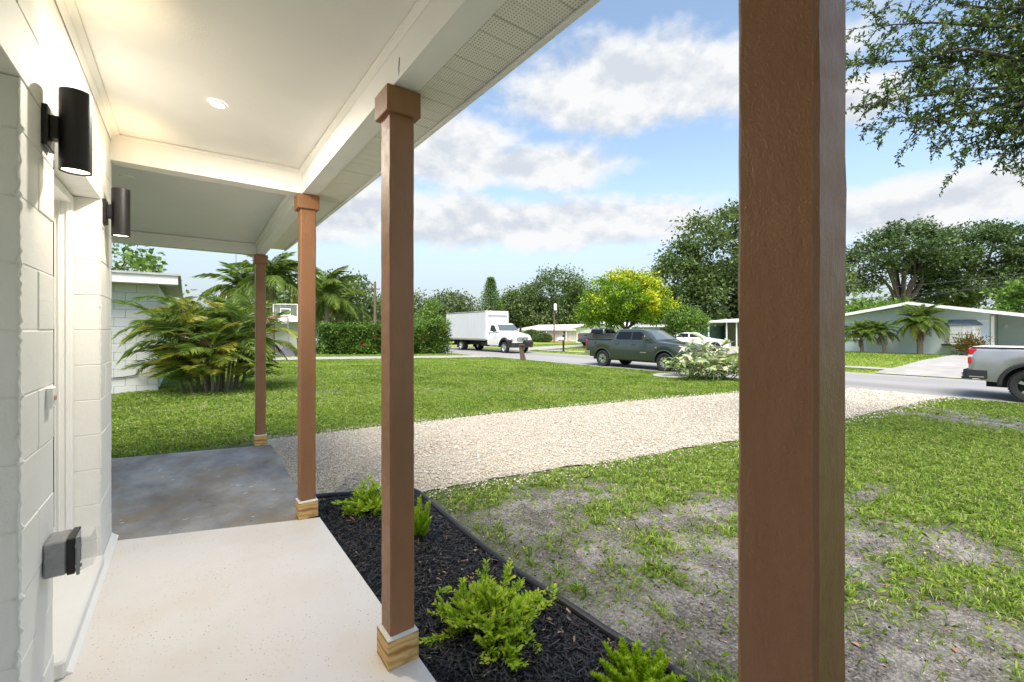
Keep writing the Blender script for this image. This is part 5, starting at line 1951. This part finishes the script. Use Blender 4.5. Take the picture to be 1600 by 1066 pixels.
cb_ = ringloft([(1.70, 1.08, fy + 1.75, fy + 3.45, .12), (1.80, 1.06, fy + 1.85, fy + 3.45, .14), (2.30, .95, fy + 2.28, fy + 3.44, .16), (2.40, .90, fy + 2.42, fy + 3.42, .16), (2.45, .75, fy + 2.6, fy + 3.3, .16)]).obj('cab', WHITEP, bt, True)
tcx = lambda y, z: float(np.interp(z, [1.7, 1.8, 2.3], [1.08, 1.06, .95]))
side_panel(cb_, 'window', [(fy + 2.12, 1.79), (fy + 3.10, 1.79), (fy + 3.10, 2.28), (fy + 2.62, 2.28)], tcx, GLASS)
MB().add([(-.98, fy + 1.87, 1.82), (.98, fy + 1.87, 1.82), (.86, fy + 2.29, 2.31), (-.86, fy + 2.29, 2.31)], [(0, 1, 2, 3)]).obj('windshield', SHIELD, cb_)
m_ = cb_.children[-1]
m_.location = (0, -.03, .02)
for s in (-1, 1):
    MB().cbox(s * 1.105 - .004, s * 1.105 + .006, fy + 1.96, fy + 1.975, .70, 1.76, .002).obj('panel_gap', DARK, hood)
    MB().cbox(s * 1.11 - .02, s * 1.11 + .02, fy + 3.05, fy + 3.22, 1.55, 1.60, .006).obj('door_handle', BLACKPL, hood)
    mr = MB().cbox(s * 1.38 - .1, s * 1.38 + .1, fy + 2.0, fy + 2.12, 1.72, 2.22, .03).obj('mirror', BLACKPL, bt)
    MB().tube([(s * 1.06, fy + 2.1, 1.75), (s * 1.32, fy + 2.08, 1.78)], .018, 6).obj('mirror_arm', BLACKPL, mr)
    MB().cbox(s * .78 - .16, s * .78 + .16, fy - .01, fy + .16, 1.02, 1.20, .03).obj('headlight', LAMPW, bt)
    MB().cbox(s * .97 - .035, s * .97 + .035, fy + .03, fy + .2, 1.03, 1.19, .015).obj('turn_signal', AMBER, bt)
    V = []
    m = MB()
    for a in np.linspace(-.05, math.pi + .05, 22):
        for rr_, ox in ((.78, 1.05), (.72, 1.13), (.60, 1.13), (.60, .9)):
            V.append((s * ox, fy + 1.05 + rr_ * math.cos(a), .50 + rr_ * math.sin(a)))
    m.add(V, [(i * 4 + k_, i * 4 + k_ + 1, i * 4 + 5 + k_, i * 4 + 4 + k_) for i in range(21) for k_ in range(3)])
    m.obj('fender_flare', BLACKPL, bt, True)
    MB().cbox(s * 1.05 - .10, s * 1.05 + .14, fy + .12, fy + .5, .86, 1.1, .04).obj('fender_nose', BLACKPL, bt)
gr_ = MB().cbox(-.56, .56, fy - .035, fy + .05, .98, 1.30, .02).obj('grille', CHROME, bt)
for k_ in range(7):
    MB().box(-.5 + k_ * .1525, -.42 + k_ * .1525, fy - .045, fy - .036, 1.01, 1.27).obj('grille_slot', ALLOY, gr_)
MB().cbox(-.12, .12, fy - .06, fy - .046, 1.10, 1.17, .003).obj('badge', simple('dark_red_badge', (.06, .05, .05), .4), gr_)
MB().prism([(-1.12, fy + .35), (-1.08, fy + .02), (-.85, fy - .16), (.85, fy - .16), (1.08, fy + .02), (1.12, fy + .35)], 'z', .48, .86).obj('front_bumper', BLACKPL, bt)
MB().box(-.45, .45, fy + .3, Y1b - .2, .55, 1.0).obj('chassis', UNDER, bt)
for s in (-1, 1):
    wheel(bt, s * .97, fy + 1.05, .46, .27, s, 'steel')
    wheel(bt, s * 1.02, Y0b + 4.35, .46, .26, s, 'steel')
    wheel(bt, s * .72, Y0b + 4.35, .46, .26, s, 'steel')
    MB().box(s * .88 - .28, s * .88 + .28, Y0b + 5.0, Y0b + 5.02, .25, 1.0).obj('mud_flap', BLACKPL, bt)
    MB().cbox(s * .95 - .14, s * .95 + .14, Y0b - .05, Y0b + .9, .5, .9, .05).obj('fuel_tank', UNDER, bt)
MB().box(-1.1, 1.1, Y1b - .9, Y1b + .02, .45, .6).obj('lift_gate', UNDER, bt)
MB().tube([(-1.0, Y0b - .05, 3.1), (1.0, Y0b - .05, 3.1)], .02, 6).obj('marker_strip', AMBER and BLACKPL, bt)

# ------------------------------------------------------------------ houses over the way and next door
def hwall(name, c, rough=.8):
    return simple(name, c, rough, .06, 1.5, .2, 30)


PALEBLUE = hwall('pale_blue_wall', (.60, .685, .72))
HWHITE = hwall('house_white', (.78, .77, .73))
BLUEW = hwall('blue_wall', (.30, .48, .54))
ROOFW = simple('white_metal_roof', (.72, .72, .71), .5, .06, 2)
ROOFG = simple('pale_shingle_roof', (.50, .49, .47), .9, .2, 3)
BROWND = simple('brown_boards', (.20, .09, .05), .7, .3, 4)
PANE = simple('house_window_glass', (.10, .13, .15), .08, .2, spec=.8)
BLIND = simple('white_blind', (.70, .70, .68), .6)


def window(parent, X, y0, y1, z0, z1, blind=False, mull=1):
    w = MB()
    for (a, b, c, d) in ((y0, y1, z0, z0 + .07), (y0, y1, z1 - .07, z1), (y0, y0 + .07, z0 + .07, z1 - .07), (y1 - .07, y1, z0 + .07, z1 - .07)):
        w.box(X - .05, X, a, b, c, d)
    for k_ in range(mull):
        yy = y0 + (y1 - y0) * (k_ + 1) / (mull + 1)
        w.box(X - .045, X, yy - .03, yy + .03, z0 + .07, z1 - .07)
    w.box(X - .04, X, y0 + .07, y1 - .07, (z0 + z1) / 2 - .02, (z0 + z1) / 2 + .02)
    f = w.obj('window', WHITE, parent)
    MB().box(X - .015, X - .002, y0 + .06, y1 - .06, z0 + .06, z1 - .06).obj('pane', BLIND if blind else PANE, f)
    MB().box(X - .09, X, y0 - .05, y1 + .05, z0 - .07, z0 - .003).obj('sill', WHITE, f)


# pale blue gabled house with carport
F_ = thing('pale_blue_house', 'pale blue house with low white gable roof and carport', 'house', (41, 0, -.28))
SL = .185
def roofz(y):
    return 3.42 - SL * abs(y - 8.3)
poly = [(14.6, 0), (14.6, roofz(14.6) - .02), (8.3, 3.40), (4.6, roofz(4.6) - .02), (4.6, 0)]
MB().prism([(y, z) for y, z in poly], 'x', 0, 9).obj('wall', PALEBLUE, F_)
MB().prism([(-.9, 0), (-.9, roofz(-.9) - .02), (4.58, roofz(4.58) - .02), (4.58, 0)], 'x', 3.2, 9).obj('carport_back_wall', PALEBLUE, F_)
for s, ye in ((1, 15.4), (-1, -1.4)):
    m = MB()
    a, b = (8.3, 3.42), (ye, roofz(ye))
    m.prism([a, b, (b[0], b[1] + .15), (8.3, 3.57)], 'x', -.9, 9.5)
    m.obj('roof', ROOFW, F_)
    m = MB().prism([(8.3, 3.40), (b[0], b[1] - .03), (b[0], b[1] + .17), (8.3, 3.60)], 'x', -.96, -.905)
    m.obj('fascia', WHITE, F_)
MB().box(-.02, -.003, 4.65, 14.6, 2.20, 2.26).obj('frieze_board', WHITE, F_)
window(F_, -.004, 11.0, 13.4, 1.0, 2.05, False, 2)
bay = MB().prism([(-.002, 4.98), (-.40, 5.25), (-.40, 6.35), (-.002, 6.65)], 'z', .72, 1.95).obj('bay_window', WHITE, F_)
MB().prism([(-.402, 5.28), (-.402, 5.60), (-.42, 5.60), (-.42, 5.28)], 'z', .85, 1.88).obj('pane', BLIND, bay)
MB().prism([(-.402, 5.70), (-.402, 6.32), (-.42, 6.32), (-.42, 5.70)], 'z', .85, 1.88).obj('pane', BLIND, bay)
MB().box(-.43, -.40, 5.26, 6.34, 1.36, 1.40).obj('crossbar', GREYBOX, bay)
hd_ = MB()
hd_.add([(-.01, 4.85, 1.97), (-.5, 5.2, 1.97), (-.5, 6.42, 1.97), (-.01, 6.8, 1.97), (-.01, 5.2, 2.32), (-.15, 5.4, 2.32), (-.15, 6.2, 2.32), (-.01, 6.45, 2.32)], [(0, 1, 5, 4), (1, 2, 6, 5), (2, 3, 7, 6), (4, 5, 6, 7), (3, 2, 1, 0)])
hd_.obj('awning', simple('slate_awning', (.16, .22, .28), .6), F_)
MB().box(-.5, -.002, 4.9, 6.75, .62, .715).obj('planter_shelf', BLACKPL, F_)
MB().cbox(.0, .14, 4.40, 4.54, 0, 2.55, .01).obj('carport_post', WHITE, F_)
MB().lathe([(.0, 0), (.1, .05), (.12, .15), (.09, .25), (0, .28)], 10, 'z', (3.05, 4.2, 1.75)).obj('porch_lantern', WHITE, F_)
MB().lathe([(.2, -.02), (.25, -.02), (.25, .02), (.2, .02)], 24, 'x', (3.15, 1.75, 1.72)).obj('wall_wreath', BLACKPL, F_)
MB().box(3.17, 3.199, 1.2, 2.2, .02, 2.05).obj('door', WHITE, F_)

# white ranch house with metal roof
A_ = thing('white_ranch_house', 'white ranch house with white metal roof behind the box truck cab', 'house', (50, 0, -.68))
MB().box(0, 8, 47.8, 66.5, 0, 2.15).obj('wall', HWHITE, A_)
m = MB()
m.add([(-.5, 47.2, 2.1), (-.5, 67.2, 2.1), (9, 67.2, 2.1), (9, 47.2, 2.1), (4, 49.5, 3.05), (4, 64.5, 3.05)], [(0, 1, 5, 4), (1, 2, 5), (2, 3, 4, 5), (3, 0, 4), (0, 3, 2, 1)])
m.obj('roof', ROOFW, A_)
MB().box(-.55, -.503, 47.2, 67.2, 1.98, 2.16).obj('fascia', WHITE, A_)
window(A_, -.003, 61.5, 63.2, .8, 1.8)
window(A_, -.003, 58.6, 59.6, 1.1, 1.8)
window(A_, -.003, 54.6, 56.9, .2, 1.85, True, 1)
window(A_, -.003, 50.2, 52.0, .3, 1.85, True, 1)
dr = MB().box(-.06, -.003, 52.9, 53.8, .1, 2.0).obj('door', WHITE, A_)
for k_ in range(3):
    MB().box(-.075, -.061, 53.1, 53.6, .4 + k_ * .52, .82 + k_ * .52).obj('pane', PANE, dr)
MB().cbox(-2.6, -.1, 51.5, 57.5, -.05, .22, .02).obj('wooden_deck', simple('orange_deck_wood', (.42, .20, .08), .7, .3, 5), A_)
for yy in (57.3, 52.4):
    MB().box(-.48, -.38, yy, yy + .1, .22, 2.0).obj('porch_post', WHITE, A_)
gb = thing('white_gable_house', 'white gable end house beside the yellow flowered tree', 'house', (46, 0, -.5))
MB().prism([(38.2, 0), (38.2, 2.1), (42.4, 2.9), (46.6, 2.1), (46.6, 0)], 'x', 0, 8).obj('wall', HWHITE, gb)
for s, ye in ((1, 47.2), (-1, 37.6)):
    MB().prism([(42.4, 2.92), (ye, 1.99), (ye, 2.10), (42.4, 3.04)], 'x', -.5, 8.5).obj('roof', ROOFW, gb)
gd = MB().box(-.05, -.003, 43.2, 45.7, .05, 1.95).obj('garage_door', WHITE, gb)
for k_ in range(3):
    MB().box(-.056, -.0505, 43.25, 45.65, .50 + k_ * .48, .52 + k_ * .48).obj('door_groove', GREYBOX, gd)
window(gb, -.003, 39.5, 41.2, .8, 1.8)
# blue house with brown garage door
D_ = thing('blue_house', 'blue house with brown garage door under a pale roof', 'house', (44, 0, -.42))
MB().box(0, 8, 25.8, 35, 0, 2.3).obj('wall', BLUEW, D_)
m = MB()
m.add([(-.7, 25.2, 2.28), (-.7, 35.6, 2.28), (8.6, 35.6, 2.28), (8.6, 25.2, 2.28), (4, 25.2, 3.05), (4, 35.6, 3.05)], [(0, 1, 5, 4), (2, 3, 4, 5), (1, 2, 5), (3, 0, 4), (0, 3, 2, 1)])
m.obj('roof', ROOFG, D_)
MB().box(-.75, -.703, 25.2, 35.6, 2.14, 2.36).obj('fascia', WHITE, D_)
gd = MB().box(-.05, -.003, 28.3, 30.9, .05, 2.0).obj('garage_door', BROWND, D_)
for k_ in range(3):
    MB().box(-.056, -.0505, 28.35, 30.85, .52 + k_ * .48, .54 + k_ * .48).obj('door_groove', DARK, gd)
window(D_, -.003, 26.2, 27.4, .7, 1.9, True, 0)
window(D_, -.003, 32, 34, .8, 1.9)
# carport house
E_h = thing('carport_house', 'low house with white metal carport roof on thin posts', 'house', (44, 0, -.40))
MB().box(3.2, 9, 15.2, 25.0, 0, 2.5).obj('wall', hwall('grey_beige_wall', (.34, .32, .29)), E_h)
MB().box(3.16, 3.199, 17, 19.4, .05, 2.1).obj('door', BROWND, E_h)
MB().box(3.16, 3.199, 20, 21.2, .05, 2.1).obj('shutter', BLUEW, E_h)
m = MB()
m.add([(-.6, 15, 2.52), (-.6, 25.2, 2.52), (9.4, 25.2, 3.1), (9.4, 15, 3.1), (-.6, 15, 2.66), (-.6, 25.2, 2.66), (9.4, 25.2, 3.24), (9.4, 15, 3.24)], [(0, 3, 2, 1), (4, 5, 6, 7), (0, 1, 5, 4), (1, 2, 6, 5), (2, 3, 7, 6), (3, 0, 4, 7)])
m.obj('roof', ROOFW, E_h)
for k_ in range(24):
    y = 15.2 + k_ * .43
    MB().add([(-.6, y, 2.662), (-.6, y + .04, 2.662), (9.4, y + .04, 3.242), (9.4, y, 3.242), (-.6, y, 2.70), (-.6, y + .04, 2.70), (9.4, y + .04, 3.28), (9.4, y, 3.28)], [(4, 5, 6, 7), (0, 1, 5, 4), (1, 2, 6, 5), (3, 0, 4, 7)]).obj('roof_rib', ROOFW, E_h)
for yy in (15.4, 18.3, 20.6, 21.9, 22.9, 24.8):
    MB().box(-.35, -.25, yy, yy + .1, 0, 2.53).obj('carport_post', WHITE, E_h)
MB().tube([(4, 19.5, 2.9), (4, 19.5, 4.0)], .02, 5).obj('antenna', WHITE, E_h)
MB().tube([(4, 19.2, 3.75), (4, 19.8, 3.75)], .015, 5).obj('antenna', WHITE, E_h)
# house on the far left beyond the palms
lh = thing('white_house', 'white house wall showing behind the basketball hoop', 'house', (0, 40, -.35))
MB().box(-6, 8.5, 0, 8, 0, 2.4).obj('wall', HWHITE, lh)
m = MB()
m.add([(-6.6, -.6, 2.38), (9.1, -.6, 2.38), (9.1, 8.6, 2.38), (-6.6, 8.6, 2.38), (-5, 4, 3.1), (7.5, 4, 3.1)], [(0, 1, 5, 4), (1, 2, 5), (2, 3, 4, 5), (3, 0, 4), (0, 3, 2, 1)])
m.obj('roof', ROOFG, lh)

# next-door block house at left
nb = thing('neighbour_block_house', 'white block wall of the neighbour house beside the palm clump', 'house', (0, 13.7, -.15))
NBW = hwall('neighbour_white', (.60, .615, .60))
MB().box(-9, -.565, .006, 7.9, 0, 2.62).obj('wall', NBW, nb)
bmesh_full = MB().cbox(0, .396, 0, .03, 0, .196, .006).mesh('block', NBW)
bmesh_half = MB().cbox(0, .196, 0, .03, 0, .196, .006).mesh('block', NBW)
for r_ in range(13):
    x = -.56
    z = .0 + r_ * .2
    if r_ % 2:
        inst('block', bmesh_half, nb, (x - .196, -.024 + float(rng.normal() * .0015), z))
        x -= .2
    while x > -3.4:
        inst('block', bmesh_full, nb, (x - .396, -.024 + float(rng.normal() * .0015), z))
        x -= .4
MB().box(-9.3, -.17, -.52, -.47, 2.60, 2.80).obj('fascia', WHITE, nb)
MB().box(-9.3, -.18, -.468, .0, 2.605, 2.63).obj('soffit', WHITE, nb)
m = MB().prism([(-9.3, 2.802), (-.12, 2.802), (-.12, 2.85), (-9.3, 2.85)], 'y', -.56, 8.3)
m.obj('roof', ROOFG, nb)
MB().tube([(-3, -.045, .42), (-1.6, -.045, .40), (-1.2, -.05, .42), (-.95, -.05, .46), (-.92, -.05, .6)], .012, 5).obj('cable', BLACKPL, nb)

# ------------------------------------------------------------------ street furniture
WOODOLD = simple('weathered_wood', (.17, .12, .085), .9, .4, 12, .6, 30, stretch=(1, 1, .2))
t = thing('wooden_mailbox', 'weathered leaning wooden mailbox post at the lawn edge', 'mailbox', (16.2, 20.9, gzf(16.2, 20.9)))
MB().add([(-.10, -.1, -.05), (.1, -.1, -.05), (.1, .1, -.05), (-.1, .1, -.05), (-.16, .02, .92), (.02, .02, .92), (.02, .2, .92), (-.16, .2, .92)], [(0, 1, 5, 4), (1, 2, 6, 5), (2, 3, 7, 6), (3, 0, 4, 7), (4, 5, 6, 7)]).obj('post', WOODOLD, t)
MB().tube([(.05, -.2, .02), (-.05, .05, .8)], .05, 6).obj('brace', WOODOLD, t)
MB().box(-.2, .5, -.30, .2, .921, .965).obj('shelf', WOODOLD, t)
mb = MB().prism([(-.42, .967), (-.42, 1.12), (-.36, 1.2), (-.26, 1.23), (-.16, 1.2), (-.10, 1.12), (-.10, .967)], 'x', -.1, .45)
mb.obj('mailbox', BLACKPL, t)
t = thing('post_mailbox', 'white mailbox on a black post across the street', 'mailbox', (25.0, 26.8, gzf(25.0, 26.8)))
MB().cbox(-.06, .06, -.06, .06, -.05, 1.42, .01).obj('post', BLACKPL, t)
MB().box(-.55, .061, -.05, .05, .93, .99).obj('arm', BLACKPL, t)
MB().prism([(-.14, .992), (-.14, 1.12), (-.08, 1.2), (0, 1.22), (.08, 1.2), (.14, 1.12), (.14, .992)], 'x', -.62, -.08).obj('mailbox', WHITE, t)
# hoop
t = thing('basketball_hoop', 'portable basketball hoop with clear backboard beside the drive', 'basketball hoop', (4.75, 28.6, gzf(4.75, 28.6)), R(-25))
bs = MB()
bs.add([(-.55, -.55, .03), (.55, -.55, .03), (.5, .6, .03), (-.5, .6, .03), (-.25, .1, .62), (.25, .1, .62), (.22, .42, .62), (-.22, .42, .62)], [(0, 1, 5, 4), (1, 2, 6, 5), (2, 3, 7, 6), (3, 0, 4, 7), (4, 5, 6, 7)])
bs.obj('base', simple('dark_plastic_base', (.05, .055, .065), .6), t)
MB().box(-.6, .6, -.62, .62, .0, .03).obj('base_plate', WHITE, t)
MB().tube([(0, .2, .5), (0, .05, 2.2)], .045, 8).obj('pole', ALLOY, t)
MB().tube([(0, .05, 2.2), (0, -.38, 2.55)], .035, 8).obj('arm', BLACKMETAL, t)
fr_ = MB()
for (a, b, c, d) in ((-.66, .66, 2.24, 2.28), (-.66, .66, 3.02, 3.06), (-.66, -.62, 2.28, 3.02), (.62, .66, 2.28, 3.02)):
    fr_.box(a, b, -.44, -.40, c, d)
fr_.obj('backboard_frame', WHITE, t)
k = NT('backboard_acrylic')
k.set((.75, .8, .8), .1)
k.b.inputs['Alpha'].default_value = .1
MB().box(-.62, .62, -.425, -.415, 2.28, 3.02).obj('backboard', k.m, t)
fr_ = MB()
for (a, b, c, d) in ((-.28, .28, 2.36, 2.41), (-.28, .28, 2.74, 2.79), (-.28, -.23, 2.41, 2.74), (.23, .28, 2.41, 2.74)):
    fr_.box(a, b, -.446, -.441, c, d)
fr_.obj('target_square', WHITE, t)
a = np.linspace(0, 2 * math.pi, 25)
MB().tube([(.23 * math.cos(q), -.70 + .23 * math.sin(q), 2.32) for q in a], .014, 5, False).obj('rim', simple('hoop_orange', (.6, .12, .03), .4), t)
net = MB()
for q in a[:-1:2]:
    net.tube([(.23 * math.cos(q), -.70 + .23 * math.sin(q), 2.31), (.12 * math.cos(q + .4), -.70 + .12 * math.sin(q + .4), 1.92)], .008, 4, False)
    net.tube([(.23 * math.cos(q), -.70 + .23 * math.sin(q), 2.31), (.12 * math.cos(q - .4), -.70 + .12 * math.sin(q - .4), 1.92)], .008, 4, False)
net.obj('net', WHITE, t)
t = thing('wheeled_bin', 'dark green wheeled bin behind the basketball hoop', 'bin', (6.3, 32.4, gzf(6.3, 32.4)))
GREENP = simple('green_plastic', (.02, .08, .035), .5)
MB().add([(-.25, -.28, .05), (.25, -.28, .05), (.25, .28, .05), (-.25, .28, .05), (-.31, -.36, .98), (.31, -.36, .98), (.31, .36, .98), (-.31, .36, .98)], [(0, 3, 2, 1), (0, 1, 5, 4), (1, 2, 6, 5), (2, 3, 7, 6), (3, 0, 4, 7), (4, 5, 6, 7)]).obj('body', GREENP, t)
MB().cbox(-.33, .33, -.38, .4, .985, 1.05, .02).obj('lid', GREENP, t)
for s in (-1, 1):
    MB().lathe([(.1, s * .26), (.1, s * .32)], 14, 'x', (0, .28, .1)).obj('wheel', TYRE, t)
# poles and wires
t = thing('utility_pole', 'dark wooden pole rising behind the flowering hedge', 'pole', (15.4, 44.4, -.4))
MB().tube([(0, 0, 0), (0, 0, 3.4), (0, 0, 6.7)], [.16, .14, .11], 8).obj('shaft', WOODOLD, t)
MB().box(-.5, .5, -.05, .05, 5.9, 6.0).obj('crossarm', WOODOLD, t)
t = thing('thin_pole', 'thin pale pole standing above the palm clump', 'pole', (3.5, 47, -.3))
MB().tube([(0, 0, 0), (0, 0, 5), (.1, 0, 9.4)], [.10, .08, .05], 7).obj('shaft', ALLOY, t)
MB().lathe([(.09, 9.4), (.09, 9.6), (0, 9.65)], 8, 'z', (.1, 0, 0)).obj('cap', GREYBOX, t)
t = thing('service_pole', 'service mast with white transformer above the white ranch roof', 'pole', (46.5, 52, -.65))
MB().tube([(0, 0, 0), (0, 0, 6.2)], [.12, .09], 8).obj('shaft', WOODOLD, t)
MB().lathe([(0, 5.1), (.2, 5.1), (.24, 5.2), (.24, 6.0), (.16, 6.15), (0, 6.2)], 12, 'z', (0, -.3, 0)).obj('transformer', WHITE, t, True)


def wire(p0, p1, sag, label, r=.014):
    s = np.linspace(0, 1, 16)[:, None]
    P = np.array(p0) * (1 - s) + np.array(p1) * s
    P[:, 2] -= sag * 4 * (s * (1 - s))[:, 0]
    tag(MB().tube(P, r, 5).obj('overhead_wire', BLACKPL), label, 'wire', 'overhead service wires')


WIRE = simple('grey_wire', (.28, .28, .28), .6)
BLACKPL_ = BLACKPL
wire((46.5, 52, 5.3), (45, 62, 2.6), .3, 'upper service wire slanting down to the truck from the white transformer', .022)
wire((46.5, 52, 5.0), (47, 60, 1.8), .2, 'lower service wire slanting down to the shrubs from the white transformer', .022)
wire((46.5, 52, 5.1), (50, 38, 5.0), .3, 'wire running right from the white transformer into the oak', .022)
wire((55, 20, 3.0), (60, -6, 8.6), .5, 'lowest wire crossing before the dark trees above the carport roof', .024)
wire((56, 21, 5.4), (62, -8, 8.0), .5, 'upper wire crossing before the dark trees above the gable', .024)
wire((56.5, 20, 4.6), (62, -8, 7.0), .5, 'middle wire crossing before the dark trees above the gable', .024)
print('tris', sum(sum(len(p.vertices) - 2 for p in m.polygons) if len(m.polygons) < 2000 else len(m.polygons) * (len(m.polygons[0].vertices) - 2) for m in bpy.data.meshes))
